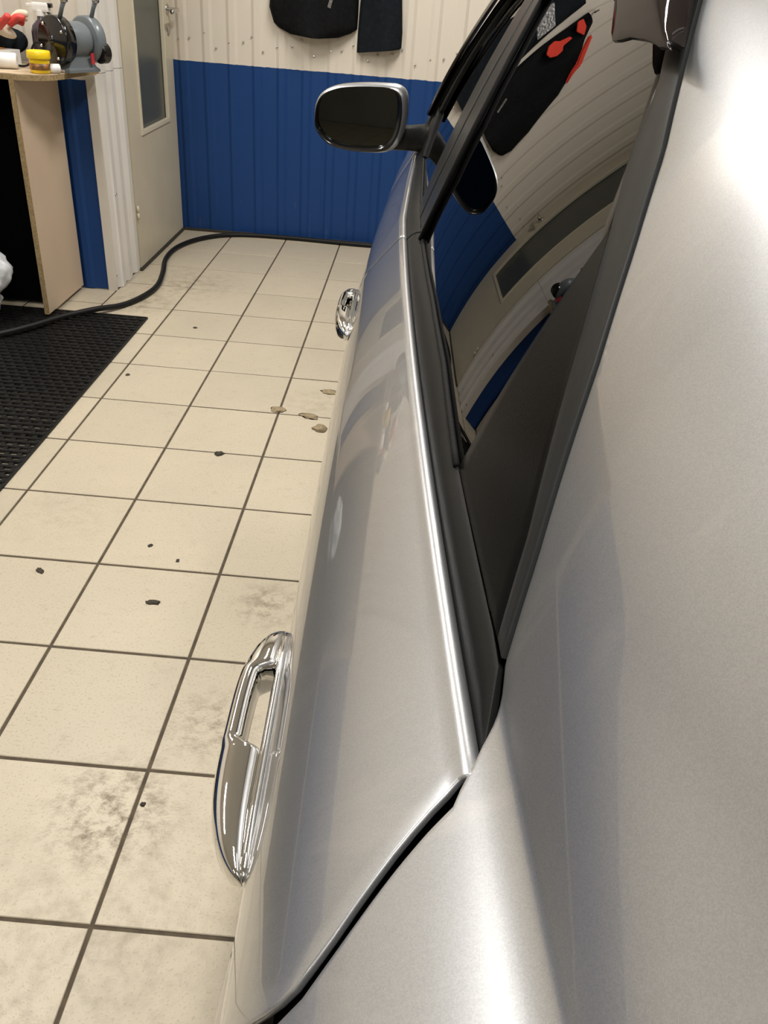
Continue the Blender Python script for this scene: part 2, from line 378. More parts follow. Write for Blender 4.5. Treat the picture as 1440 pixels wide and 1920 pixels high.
wl = struct(box('wall_left', X0-.1, X0-.012, Y0, Y1, 0, CEIL, SHEETW))
y = Y0
while y < 2.86:
    wd = min(1.13, 2.868-y)
    sheet('wall_sheet', (X0-.008, y, 0), (0, 1, 0), wd, .004, CEIL-.01, (1, 0, 0), SHEET, wl, pitch=.125, depth=.008); y += wd
# projecting store room: front wall behind the bench, corner box, door wall
wj = struct(box('wall_store_front', X0-.05, -.905, 2.885, 2.93, 0, CEIL, SHEETW))
x = X0; 
for wd in (.75, .735):
    sheet('wall_sheet', (x, 2.880, 0), (1, 0, 0), wd, .004, CEIL-.01, (0, -1, 0), SHEET, wj, pitch=.115, depth=.006); x += wd
struct(box('trim_1', -.932, -.894, 2.872, 2.8815, 0, CEIL-.01, SHEETW, bev=.001))
ws = struct(box('wall_store_side', -.97, -.905, 2.93, 3.185, 0, CEIL, SHEETW))
# deep-ribbed cream sheet wrapped round the corner, bottom edge slightly ragged
prof = [(0, 0), (.012, -.004), (.045, -.004), (.062, .016), (.098, .016), (.115, -.004), (.140, -.004), (.157, .016), (.193, .016), (.210, -.004), (.262, -.004), (.278, .014), (.312, .014)]
zs = [.010, .05, .6, 1.2, 2.0, CEIL-.01]
pts = []
for zi, z in enumerate(zs):
    pts.append([Vector((-.900+d, 2.872+t, z+((-.008 if (i//2) % 2 else .004) if zi == 0 else 0))) for i, (t, d) in enumerate(prof)])
so = grid(pts, 'corner_sheet', SHEETC, ws, smooth=False); solidify(so, .0015)
sb = bmesh.new()
for (t, z) in ((.028, .86), (.07, .40), (.13, .42), (.13, .05), (.03, .06), (.23, .42), (.23, .05)):
    d = .018 if (.062 < t < .098) else -.002
    lathe(sb, [(0, .006), (.005, .004), (.006, 0)], (-.900+d, 2.872+t, z), (1, 0, 0), 8)
so = bm_obj('screw_heads', sb, STEEL, ws); so['kind'] = 'stuff'
lap = grid([[Vector((-.8990+d, 2.872+t, z)) for t, d in prof] for z in (.8598, .8612)], 'sheet_lap_edge', GRIT, ws, smooth=False); solidify(lap, .0004)
wd_ = struct(box('wall_door_side', -.97, -.915, 3.185, Y1+.012, 2.06, CEIL, SHEETW))
struct(box('trim_2', -.93, -.886, 3.168, 3.192, 0, 2.08, DOORM, bev=.002))
# door leaf
dr = struct(empty('door_1', (-.90, 3.19, 0)))
def P(o):  # place a world-space mesh under the door empty
    o.location = -dr.location; return o
XD = -.882
bm = bmesh.new()
add_box(bm, XD-.035, XD, 3.195, 3.372, .012, 2.04); add_box(bm, XD-.035, XD, 3.832, Y1-.004, .012, 2.04)
add_box(bm, XD-.035, XD, 3.372, 3.832, .012, .577); add_box(bm, XD-.035, XD, 3.372, 3.832, 1.80, 2.04)
P(bm_obj('door_leaf', bm, DOORM, dr))
P(box('window_glass', XD-.02, XD-.014, 3.37, 3.834, .575, 1.802, FROST, dr))
for a in ((3.366, 3.838, .570, .590), (3.366, 3.838, 1.79, 1.81)):
    P(box('glazing_bead', XD-.012, XD+.006, a[0], a[1], a[2], a[3], DOORT, dr, bev=.003))
for a in ((3.366, 3.384), (3.820, 3.838)):
    P(box('glazing_bead', XD-.012, XD+.006, a[0], a[1], .59, 1.79, DOORT, dr, bev=.003))
bm = bmesh.new(); lathe(bm, [(0, .006), (.02, .006), (.024, .003), (.024, 0)], (XD, 3.915, 1.055), (1, 0, 0), 20)
tube(catmull([(XD, 3.915, 1.055), (XD+.04, 3.915, 1.055), (XD+.055, 3.905, 1.055), (XD+.055, 3.80, 1.05)], 5), .009, 10, bm=bm)
hd = P(bm_obj('door_handle', bm, STEEL, dr, smooth=True))
bm = bmesh.new(); lathe(bm, [(0, .008), (.012, .008), (.022, .004), (.024, 0)], (XD, 3.915, .965), (1, 0, 0), 20)
add_box(bm, XD+.006, XD+.0085, 3.912, 3.918, .955, .97); P(bm_obj('keyhole_plate', bm, STEEL, dr, smooth=True))
for z in (.265, 1.75):
    bm = bmesh.new(); tube([(XD+.006, 3.199, z-.03), (XD+.006, 3.199, z-.002)], .006, 8, bm=bm); tube([(XD+.006, 3.199, z+.002), (XD+.006, 3.199, z+.03)], .006, 8, bm=bm)
    P(bm_obj('hinge', bm, DOORT, dr, smooth=True))
struct(box('trim_3', -.905, -.872, 3.18, Y1-.004, 0, .008, GRIT))
# rest of the garage shell
struct(box('wall_right', X1+.012, X1+.1, Y0, Y1, 0, CEIL, CONC))
struct(box('wall_front', X0-.1, X1+.1, Y0-.1, Y0-.012, 0, CEIL, CONC))
struct(box('ceiling', X0-.1, X1+.1, Y0-.1, Y1+.1, CEIL, CEIL+.1, CEILM))
# sectional gate behind the camera
gt = struct(empty('door_2', (.9, Y0, 0)))
for k in range(5):
    o = box('gate_panel', -1.5, 1.5, 0, .04, .02+k*.5, .505+k*.5, mat('gate_panel_%d' % k, (.05, .05, .048, 1), .5) if k == 0 else bpy.data.materials['gate_panel_0'], gt, bev=.006)

# ------------------------------------------------------------------ ceiling lamps
proto = None
for i, (lx, ly, pw) in enumerate(LAMPS):
    t = empty('ceiling_lamp', (lx, ly, CEIL))
    tag(t, ['long batten lamp above the workbench side of the floor', 'long batten lamp above the flank of the bonnet, nearest the blue wall', 'long batten lamp above the black mat, left of the car', 'long batten lamp above the roof of the silver car', 'dim batten lamp near the gate, mat side', 'dim batten lamp near the gate, behind the car'][i], 'lamp', 'batten lamps on the ceiling')
    box('lamp_housing', -.09, .09, -.62, .62, -.05, 0, LAMPB, t, bev=.006)
    box('lamp_diffuser', -.075, .075, -.60, .60, -.075, -.0505, LAMPD, t, bev=.01)
    ld = bpy.data.lights.new('lamp_light', 'AREA'); ld.shape = 'RECTANGLE'; ld.size = .15; ld.size_y = 1.2; ld.energy = pw; ld.color = (1, .97, .925)
    lo = link(bpy.data.objects.new('lamp_light', ld)); lo.parent = t; lo.location = (0, 0, -.078)

# ------------------------------------------------------------------ workbench and what is on it
bench = tag(empty('workbench', (-1.6, 2.6, 0)), 'home-made workbench with rounded wooden top and pale laminate end panel', 'workbench')
def B_(o): o.location = Vector(o.location)-bench.location; return o
TOPZ = .886
poly = [(-2.36, 2.47), (-1.09, 2.470), (-1.02, 2.474), (-.965, 2.497), (-.925, 2.54), (-.908, 2.60), (-.902, 2.68), (-.885, 2.78), (-.872, 2.862), (-2.36, 2.862)]
tp = B_(prism('worktop', poly, TOPZ-.0205, TOPZ-.003, OSB, bench))
B_(prism('worktop_surface', [(px*1.0, py) for px, py in poly], TOPZ-.003, TOPZ, TABLET, bench))
B_(box('end_panel', -1.0555, -1.040, 2.476, 2.862, .018, TOPZ-.021, WOODP, bench))
B_(box('raw_panel_edge', -1.057, -1.0385, 2.472, 2.476, .018, TOPZ-.021, OSB, bench))
B_(box('end_panel', -2.36, -2.34, 2.476, 2.862, .0, TOPZ-.021, WOODP, bench))
B_(box('back_rail', -2.34, -1.0555, 2.80, 2.82, .55, TOPZ-.021, OSB, bench))
bk = box('void_filler', -2.33, -1.0625, 2.62, 2.636, .02, TOPZ-.03, mat('void_filler_face', (.0015, .0015, .0015, 1), .9, ior=1.1))  # added sheet, its flat black stands in for the dark void under the bench
tag(bk, 'black board added to fill the dark void under the workbench', 'board')

def grinder():
    t = tag(empty('bench_grinder', (-.925, 2.665, TOPZ)), 'grey bench grinder with black wheel guards standing on the worktop corner', 'grinder')
    t.scale = (.82, .82, .82); O = Vector((0, 0, 0)); ax = Vector((.46, .885, 0)).normalized(); H = Vector((0, 0, .124)); c0 = Vector((-.015, -.07, 0))+H
    sd = Vector((ax.y, -ax.x, 0))
    bm = bmesh.new(); lathe(bm, [(0, -.004), (.03, -.004), (.034, -.001), (.088, 0), (.094, .004), (.095, .012), (.095, .05), (.088, .054), (.03, .055), (0, .055)], c0, ax, 40)
    g1 = bm_obj('wheel_guard', bm, GLOSSB, t, smooth=True)
    bm = bmesh.new(); lathe(bm, [(0, -.014), (.014, -.013), (.02, -.005), (.02, 0)], c0, ax, 20); bm_obj('axle_cap', bm, GLOSSB, g1, smooth=True)
    for a in (.5, 2.2, 3.5, 5.1):
        p = c0+ax*-.002+sd*.074*math.cos(a)+Vector((0, 0, .074*math.sin(a)))
        bm = bmesh.new(); lathe(bm, [(0, -.006), (.005, -.005), (.007, 0)], p, ax, 10); bm_obj('guard_screw', bm, CHROME, g1, smooth=True)
    bm = bmesh.new(); lathe(bm, [(0, .055), (.062, .056), (.07, .062), (.072, .075), (.072, .15), (.070, .165), (.06, .172), (0, .173)], c0, ax, 36)
    bm_obj('motor_housing', bm, CAST, t, smooth=True)
    c1 = c0+ax*.225
    bm = bmesh.new(); lathe(bm, [(0, -.05), (.085, -.05), (.094, -.045), (.095, -.005), (.09, 0), (0, 0)], c1, ax, 40); bm_obj('rear_wheel_guard', bm, CAST, t, smooth=True)
    bm = bmesh.new(); lathe(bm, [(0, -.028), (.038, -.028), (.044, -.022), (.044, .010), (.038, .016), (0, .016)], c1+sd*.062+Vector((0, 0, -.048)), ax, 24)
    bm_obj('tool_rest', bm, GLOSSB, t)
    # pedestal
    bm = bmesh.new()
    for z, k in ((0, 1.0), (.012, 1.0), (.014, .92), (.055, .62)):
        pass
    m = c0+ax*.11; rings = []
    for z, a, b in ((.001, .088, .062), (.012, .088, .062), (.02, .078, .052), (.078, .05, .038)):
        rings.append([Vector((m.x, m.y, z))+ax*a*sx+sd*b*sy for sx, sy in ((-1, -1), (1, -1), (1, 1), (-1, 1))])
    V = [bm.verts.new(p) for r in rings for p in r]
    for i in range(3):
        for k in range(4): bm.faces.new((V[i*4+k], V[i*4+(k+1) % 4], V[i*4+4+(k+1) % 4], V[i*4+4+k]))
    bm.faces.new(V[:4]); bm.faces.new(V[-4:]); bm_obj('pedestal', bm, CAST, t)
    # spark shields on arms
    for cc in (c0+ax*.03, c1-ax*.02):
        bm = bmesh.new()
        tube([cc+sd*.03+Vector((0, 0, .085)), cc+sd*.05+Vector((0, 0, .125)), cc+sd*.065+Vector((0, 0, .15))], [.009, .009, .011], 8, bm=bm)
        s = bm_obj('shield_arm', bm, CAST, t, smooth=True)
        bm = bmesh.new(); lathe(bm, [(0, -.013), (.011, -.012), (.012, 0), (.011, .012), (0, .013)], cc+sd*.068+Vector((0, 0, .155)), ax, 12); bm_obj('arm_nut', bm, STEEL, s, smooth=True)
    bm = bmesh.new(); add_box(bm, -.009, .009, -.002, .002, -.022, .022)
    bmesh.ops.transform(bm, matrix=Matrix.Translation(m+sd*.062+Vector((0, 0, -.070))+ax*.05) @ Matrix.Rotation(math.atan2(ax.y, ax.x), 4, 'Z'), verts=bm.verts)
    bm_obj('red_switch', bm, REDP, t)
    cb = [c0+ax*.0+sd*-.075+Vector((0, 0, -.02)), c0+sd*-.11+Vector((0, 0, -.02)), c0+sd*-.135+Vector((0, -.01, -.05)), c0+sd*-.15+Vector((0, -.02, -.10)), c0+sd*-.19+Vector((0, -.02, -.117)), c0+sd*-.235+Vector((0, -.03, -.117))]
    bm_obj('power_cord', tube(catmull(cb, 6), .0045, 8), CABLEM, t, smooth=True)
    return t
grinder()
t = tag(empty('grease_tub', (-.968, 2.545, TOPZ)), 'round yellow tub with dark label band at the worktop edge', 'tub')
bm = bmesh.new(); lathe(bm, [(0, .001), (.031, .001), (.034, .004), (.0345, .048)], (0, 0, 0)); bm_obj('tub_body', bm, YEL, t, smooth=True)
bm = bmesh.new(); lathe(bm, [(.0345, .012), (.0352, .012), (.0354, .032), (.0349, .032)], (0, 0, 0)); bm_obj('label_band', bm, mat('dark_tub_label', (.05, .04, .03, 1), .4, noise=(60, .9, (.5, .2, .03, 1))), t, smooth=True)
bm = bmesh.new(); lathe(bm, [(.030, .046), (.039, .046), (.040, .049), (.040, .068), (.037, .071), (.030, .071), (.028, .068), (0, .068)], (0, 0, 0)); bm_obj('tub_lid', bm, YEL, t, smooth=True)
t = tag(empty('bottle_cap', (-.929, 2.572, TOPZ)), 'small white cap lying just right of the yellow tub', 'cap')
bm = bmesh.new(); lathe(bm, [(0, -.02), (.013, -.02), (.015, -.018), (.015, .018), (.013, .02), (0, .014)], (0, 0, .0155), (.8, .6, 0), 20); bm_obj('cap_shell', bm, WHITEP, t, smooth=True)
bm = bmesh.new(); add_box(bm, -.04, .035, -.012, .012, .001, .009, .004, Matrix.Rotation(.5, 4, 'Z'))
tag(bm_obj('putty_strip', bm, mat('pinkish_putty', (.6, .46, .4, 1), .7)), 'small pinkish strip lying between white cap and grinder', 'strip').location = (-.925, 2.615, TOPZ)
t = tag(empty('spray_bottle', (-1.045, 2.80, TOPZ)), 'dark trigger spray bottle with a white sprayer head behind the grinder', 'bottle')
bm = bmesh.new(); lathe(bm, [(0, .001), (.038, .001), (.042, .006), (.042, .11), (.036, .13), (.016, .15), (.014, .165)], (0, 0, 0)); bm_obj('bottle_body', bm, mat('dark_purple_bottle', (.03, .02, .035, 1), .25, noise=(25, .7, (.12, .10, .11, 1))), t, smooth=True)
bm = bmesh.new(); add_box(bm, -.03, .035, -.014, .014, .175, .205, .008); add_box(bm, -.05, -.02, -.006, .006, .19, .2, .002); lathe(bm, [(0, .162), (.017, .162), (.017, .18), (0, .18)], (0, 0, 0)); h = bm_obj('sprayer_head', bm, WHITEP, t)
bm = bmesh.new(); tube(catmull([(.02, 0, .18), (.04, -.004, .165), (.048, -.006, .14)], 4), .005, 8, bm=bm); add_box(bm, .028, .045, -.012, .012, .19, .205, .004); bm_obj('trigger', bm, GLOSSB, h, smooth=True)
# gloves, box, roll, sander
def glove(loc, rz, label):
    t = tag(empty('work_glove', loc), label, 'glove'); t.rotation_euler = (0, 0, rz)
    bm = bmesh.new()
    bmesh.ops.create_uvsphere(bm, u_segments=20, v_segments=12, radius=1, matrix=Matrix.Translation((0, 0, .045)) @ Matrix.Rotation(.5, 4, 'Y') @ Matrix.Diagonal((.060, .045, .022, 1)))
    tube([(-.05, 0, .02), (-.10, 0, .012)], [.038, .04], 14, bm=bm)
    palm = bm_obj('glove_palm', bm, GLOVE, t, smooth=True)
    for k, (dy, ln, up) in enumerate(((-.034, .055, .02), (-.012, .068, .03), (.012, .064, .018), (.033, .05, .005))):
        bm = tube(catmull([(.035, dy, .055), (.035+ln*.5, dy*1.15, .062+up), (.035+ln, dy*1.3, .052+up*1.3)], 4), [.012]*8+[.008], 10)
        bm_obj('glove_finger', bm, GLOVR if k % 3 == 0 else GLOVE, t, smooth=True)
    bm = tube(catmull([(0, -.04, .05), (.02, -.07, .07), (.04, -.085, .09)], 4), [.013]*8+[.008], 10); bm_obj('glove_thumb', bm, GLOVR, t, smooth=True)
glove((-1.15, 2.67, TOPZ+.078), .4, 'cream work glove with red fingertips lying over the carton')
t = tag(empty('parts_carton', (-1.185, 2.68, TOPZ)), 'low orange and white carton under the glove', 'carton')
box('carton_body', -.075, .02, -.04, .04, .001, .055, ORANGE, t, bev=.002)
box('white_carton_end', .0205, .075, -.042, .042, .001, .053, WHITEP, t, bev=.002)
bm = bmesh.new(); lathe(bm, [(0, -.035), (.022, -.035), (.026, -.03), (.026, .03), (.022, .035), (.01, .035), (.01, -.03), (0, -.03)], (0, 0, .0265), (1, .3, 0), 20)
tag(bm_obj('paper_roll', bm, WHITEP, smooth=True), 'small white roll in front of the carton, left of yellow tub', 'roll').location = (-1.105, 2.59, TOPZ)
t = tag(empty('hand_sander', (-1.19, 2.525, TOPZ)), 'dark green tool lying at the left end of the bench view', 'tool')
bm = bmesh.new(); bmesh.ops.create_uvsphere(bm, u_segments=18, v_segments=10, radius=1, matrix=Matrix.Translation((0, 0, .038)) @ Matrix.Diagonal((.055, .03, .034, 1))); bm_obj('tool_body', bm, mat('dark_green_casing', (.03, .04, .03, 1), .5), t, smooth=True)
box('tool_sole', -.06, .06, -.032, .032, .001, .010, GLOSSB, t, bev=.003)
t = tag(empty('rag_heap', (-1.24, 2.79, TOPZ)), 'dark blue rag heap behind the glove', 'rag')
bm = bmesh.new(); bmesh.ops.create_icosphere(bm, subdivisions=4, radius=1)
for v in bm.verts:
    n = math.sin(v.co.x*7+v.co.y*3)*.12+math.sin(v.co.y*9-v.co.z*5)*.1
    v.co = Vector((v.co.x*.11*(1+n), v.co.y*.06*(1+n), max(0.0, .07+v.co.z*.07*(1+n))))
bm_obj('folded_cloth', bm, CLOTHN, t, smooth=True)

# ------------------------------------------------------------------ perforated rubber mat
bm = bmesh.new(); MX0, MX1, MY0, MY1 = -2.25, -.672, .35, 2.565
py, px = .0285, .0365; ny = int((MY1-MY0)/py); zt = .0085
def qbox(bm, x0, x1, y0, y1, z0, z1):
    v = [bm.verts.new(p) for p in ((x0, y0, z0), (x1, y0, z0), (x1, y1, z0), (x0, y1, z0), (x0, y0, z1), (x1, y0, z1), (x1, y1, z1), (x0, y1, z1))]
    for f in ((4, 5, 6, 7), (0, 1, 5, 4), (1, 2, 6, 5), (2, 3, 7, 6), (3, 0, 4, 7)): bm.faces.new([v[i] for i in f])
for j in range(ny+1):
    y = MY1-j*py
    qbox(bm, MX0, MX1, y-.0115, y, .0005, zt+.001*(j % 2))
    if j < ny:
        nx = int((MX1-MX0)/px)+1
        for i in range(nx):
            x = MX1-i*px-(px/2 if j % 2 else 0)
            if x-.016 < MX0: continue
            qbox(bm, x-.013, x, y-py-.0005, y-.011, .0005, zt-.0015)
qbox(bm, MX1-.003, MX1+.006, MY0, MY1, .0005, zt-.001)
floormat = tag(bm_obj('rubber_mat', bm, MATR, recalc=False), 'black perforated rubber mat on the tiles by the workbench', 'mat')

# ------------------------------------------------------------------ hose on the floor
hz = .0125
hp = [(.42, 3.945), (.188, 3.925), (.01, 3.925), (-.231, 3.938), (-.467, 3.930), (-.633, 3.88), (-.749, 3.753), (-.812, 3.573), (-.812, 3.369), (-.767, 3.156), (-.738, 2.959), (-.753, 2.803), (-.804, 2.668), (-.879, 2.555), (-.969, 2.442), (-1.046, 2.314), (-1.124, 2.209), (-1.30, 2.02), (-1.6, 1.85), (-1.9, 1.8)]
hp = [(x_, y_, hz+(.0145*sm((-.83-x_)/.06) if y_ < 2.7 else 0)) for x_, y_ in hp]
hose = tag(bm_obj('air_hose', tube(catmull(hp, 8), .0115, 12), CABLEM, smooth=True), 'black rubber hose snaking from the blue wall onto the mat', 'hose')

# ------------------------------------------------------------------ white bag
bm = bmesh.new(); bmesh.ops.create_icosphere(bm, subdivisions=5, radius=1)
from mathutils import noise as mn
for v in bm.verts:
    c = v.co.copy(); n = mn.noise(c*2.1)*.22+abs(mn.noise(c*5.0))*.14
    pinch = 1-.25*math.exp(-((c.z+.35)/.18)**2)
    v.co = Vector((c.x*.15*(1+n)*pinch, c.y*.13*(1+n)*pinch, .165+c.z*.165*(1+n*.4)))
    v.co.z = max(v.co.z, 0.0)
bag = tag(bm_obj('plastic_bag', bm, BAGM, smooth=True), 'crumpled white plastic bag slumped on the black mat', 'bag'); bag.location = (-1.29, 2.36, zt+.003)

# ------------------------------------------------------------------ clothes on the back wall
def garment(name, label, loc, rows, mat_, thick=.05, seed=0, parts=()):
    """rows: (z, xleft, xright)"""
    t = tag(empty(name, loc), label, 'jacket' if 'jacket' in name else 'trousers')
    N = 26; front = []; back = []; K = 6
    R = []
    for (a, b) in zip(rows, rows[1:]):
        for k in range(K):
            s_ = k/K; R.append(tuple(a[i]+(b[i]-a[i])*s_ for i in range(3)))
    R.append(rows[-1])
    for (z, xl, xr) in R:
        f = []; b = []
        for i in range(N+1):
            s_ = i/N; x = xl+(xr-xl)*s_; e = math.sin(math.pi*s_)**.5 if 0 < s_ < 1 else 0
            fold = math.sin(x*38+z*4+seed)*.010+math.sin(x*17-z*9+seed*2)*.012
            f.append(Vector((x, -thick*e-fold*e, z))); b.append(Vector((x, .0, z)))
        front.append(f); back.append(b)
    pts = [f+list(reversed(b))[1:-1] for f, b in zip(front, back)]
    o = grid(pts, name.split('_')[-1]+'_body', mat_, t, closeV=True)
    return t
YG = Y1-.012
jk = garment('work_jacket', 'black work jacket with red lining hanging high on cream wall', (0, YG, 0),
    [(.985, -.20, -.12), (.992, -.29, -.05), (1.015, -.345, .01), (1.035, -.37, .040), (1.10, -.392, .042), (1.25, -.378, .042), (1.5, -.31, .040), (1.66, -.22, .030), (1.74, -.11, .03), (1.80, -.05, .03)], CLOTHB, .075, 0)
def jp(name, poly, mat_, y, parent, t=.012):
    bm = bmesh.new(); f = bm.faces.new([bm.verts.new((x, y, z)) for x, z in poly]); r = bmesh.ops.extrude_face_region(bm, geom=[f])
    bmesh.ops.translate(bm, vec=(0, -t, 0), verts=[v for v in r['geom'] if isinstance(v, bmesh.types.BMVert)])
    bmesh.ops.bevel(bm, geom=list(bm.edges), offset=t*.3, segments=2, affect='EDGES'); return bm_obj(name, bm, mat_, parent, smooth=False)
jp('red_collar_lining', [(-.075, 1.56), (-.055, 1.52), (-.02, 1.505), (.015, 1.53), (.02, 1.57), (-.005, 1.60), (-.02, 1.66), (-.04, 1.67), (-.045, 1.61), (-.07, 1.60)], RED, -.082, jk)
jp('red_collar_lining', [(-.07, 1.735), (-.02, 1.70), (.03, 1.72), (.025, 1.755), (-.03, 1.76)], RED, -.080, jk)
jp('red_sleeve_piping', [(-.275, 1.56), (-.26, 1.555), (-.225, 1.60), (-.195, 1.655), (-.155, 1.69), (-.09, 1.765), (-.105, 1.785), (-.165, 1.73), (-.225, 1.675), (-.24, 1.62)], RED, -.045, jk, .03)
jp('grey_tab', [(-.10, 1.12), (-.085, 1.115), (-.06, 1.20), (-.075, 1.205)], SILVERF, -.087, jk, .004)
tube_bm = tube(catmull([(.0, -.005, 1.84), (.0, -.05, 1.83), (.0, -.065, 1.86)], 5), .006, 8)
hk = tag(bm_obj('coat_hook', tube_bm, STEEL, smooth=True), 'steel coat hook on the cream wall above the work jacket', 'hook', 'coat hooks on the cream wall'); hk.location = (.01, Y1, 0)
tr = garment('work_trousers', 'dark trousers hanging right of the work jacket on the wall', (0, YG, 0),
    [(.950, .044, .255), (.956, .043, .262), (.985, .043, .262), (1.02, .044, .262), (1.16, .050, .250), (1.5, .075, .27), (1.80, .09, .26)], CLOTHN, .05, 3)
for v in [c for c in tr.children if c.type == 'MESH'][0].data.vertices: v.co.z += (v.co.x-.15)*.14*max(0, min(1, (1.3-v.co.z)/.2))
jp('silver_tape_band', [(.10, 1.48), (.24, 1.50), (.25, 1.62), (.10, 1.60)], SILVERF, -.062, tr, .006)
hk2 = hk.copy(); COL.objects.link(hk2); hk2.location = (.175, Y1, -.03); hk2['label'] = 'steel coat hook above the hanging trousers'

# ------------------------------------------------------------------ bits on the floor
def clump(name, x, y, r, m, label, seed, flat=.35, cat='debris', group=None, stretch=1.0, rz=0.0):
    bm = bmesh.new(); bmesh.ops.create_icosphere(bm, subdivisions=3, radius=1)
    for v in bm.verts:
        c = v.co.copy(); n = mn.noise(c*1.7+Vector((seed, 0, 0)))*.5
        v.co = Vector((c.x*r*stretch*(1+n), c.y*r*(1+n), max(0, c.z*r*flat*(1+n))))
    o = bm_obj(name, bm, m, smooth=True); o.location = (x, y, 0.0004); o.rotation_euler = (0, 0, rz)
    tag(o, label, cat, group)
for i, (n_, x, y, r, m, lb, fl_, st) in enumerate([
    ('leaf_scrap', -.126, .772, .008, GRIT, 'curled dark leaf scrap in the middle of a tile', .4, 2.2),
    ('mud_clump', .152, 1.711, .022, MUD, 'rounded mud clump nearest the camera beside the car', .5, 1.1),
    ('mud_clump', .150, 2.005, .030, MUD, 'crumbly mud patch furthest away beside the car', .12, .7),
    ('mud_clump', -.006, 1.828, .024, MUD, 'flat mud clump on a grout crossing', .25, 1.0),
    ('mud_clump', .105, 1.800, .020, MUD, 'thin mud smear on the grout line between two clumps', .15, 1.6),
    ('pebble', -.132, 1.492, .012, GRIT, 'small dark pebble on a grout line', .6, 1.2),
    ('grit_speck', -.198, .992, .006, GRIT, 'curled black speck beyond the leaf scrap', .5, 1.2),
    ('grit_speck', -.114, .938, .0045, GRIT, 'tiny black speck right of the curled speck', .4, 1.5),
    ('leaf_scrap', -.425, .852, .007, GRIT, 'thin dark scrap on the leftmost near tile', .3, 1.8),
    ('grit_speck', -.456, 2.510, .007, GRIT, 'dark speck on the tile right of the mat corner', .5, 1.1),
    ('grit_speck', -.573, 2.002, .007, GRIT, 'dark speck near the edge of the black mat', .5, 1.1),
    ('grit_speck', .012, .225, .005, GRIT, 'small round grit by the near grout line', .6, 1.0)]):
    clump(n_, x, y, r, m, lb, i*3.1, fl_, 'debris', {'mud_clump': 'mud clumps beside the car', 'grit_speck': 'grit specks on the tiles', 'leaf_scrap': 'leaf scraps on the tiles'}.get(n_), st, i*.7)

exec_car = True
# ================================================================== THE CAR
car = tag(empty('car', (1.18, .5, 0)), 'silver saloon car with chrome door handles and dark tinted windows', 'car')
def C_(o): o.location = Vector(o.location)-car.location; return o
AB = [[.3203, .0354, .073, .0197, -.0214, -.0075], [-.0125, .0143, -.0027, -.0397, -.0132, .0013], [.0085, .0059, -.0233, .0001, .0124, .003]]
def xb_raw(y, z):
    Y = (y-.2)/.8; Z = (z-.8)/.15; return sum(AB[i][j]*Y**i*Z**j for i in range(3) for j in range(6))
def plan(y):    # how far the flank draws in towards nose and tail
    a = interp([(.75, 0), (1.1, .006), (1.34, .012), (1.67, .022), (1.9, .034), (2.3, .10), (2.6, .22), (2.75, .34)], y) if y > .75 else 0
    b = .05*(max(0, -.7-y))**2*2.2
    return a+b
def xb(y, z):
    yc = max(-.62, min(.75, y)); zc = max(.60, min(.955, z))
    x = xb_raw(yc, zc)
    if z < .60:
        d = .60-z; s0 = (xb_raw(yc, .61)-xb_raw(yc, .60))/.01
        x += -s0*min(d, .06)*.5*-1*0 + .30*d*d
    return x+plan(y)
G0 = [.4926, .4253, .4371, -.0445, .0313, .0106]
def xg(y, z):
    a, b, c, d, e, g = G0; Z = z-1.1; yc = max(-.8, min(.6, y))
    x = a+b*Z+c*Z*Z+d*yc+e*yc*yc+g*yc*Z
    if y > .6: x += (y-.6)*-.012
    if z > 1.26: x += 1.1*(z-1.26)**2+.12*(z-1.26)
    return x
def nrm(f, y, z, e=1e-4):
    fy = (f(y+e, z)-f(y-e, z))/(2*e); fz = (f(y, z+e)-f(y, z-e))/(2*e)
    n = Vector((-1, fy, fz)); n.normalize(); return n
def panel(name, rows, f, off, mat_, parent=None, thick=.012, bev=.0022, mirror=False, seg=3, pts=None):
    """rows: list of rows of (y, z); surface x=f(y,z) pushed outwards by off and given real thickness"""
    if pts is None:
        pts = []
        for r in rows:
            row = []
            for (y, z) in r:
                p = Vector((f(y, z), y, z)); row.append(p+nrm(f, y, z)*off)
            pts.append(row)
    o = grid(pts, name, mat_, parent or car)
    # make normals point outwards (-x)
    me = o.data; s_ = sum(p.normal.x for p in me.polygons)
    if s_ > 0: me.flip_normals()
    solidify(o, thick, -1, bev, seg)
    o.location = -car.location if parent is None else Vector((0, 0, 0))
    if parent is not None and parent is not car: pass
    return o
def lerp(a, b, t): return a+(b-a)*t
def band(lo, hi, n=24, m=10):
    """grid between two polylines (lists of (y,z)) resampled by parameter"""
    def rs(P, n):
        L = [0]
        for a, b in zip(P, P[1:]): L.append(L[-1]+math.hypot(b[0]-a[0], b[1]-a[1]))
        out = []
        for i in range(n+1):
            t = L[-1]*i/n
            for k in range(len(P)-1):
                if t <= L[k+1]+1e-9:
                    u = (t-L[k])/max(1e-9, L[k+1]-L[k]); out.append((lerp(P[k][0], P[k+1][0], u), lerp(P[k][1], P[k+1][1], u))); break
        return out
    A = rs(lo, n); B = rs(hi, n)
    return [[(lerp(a[0], b[0], j/m), lerp(a[1], b[1], j/m)) for a, b in zip(A, B)] for j in range(m+1)]

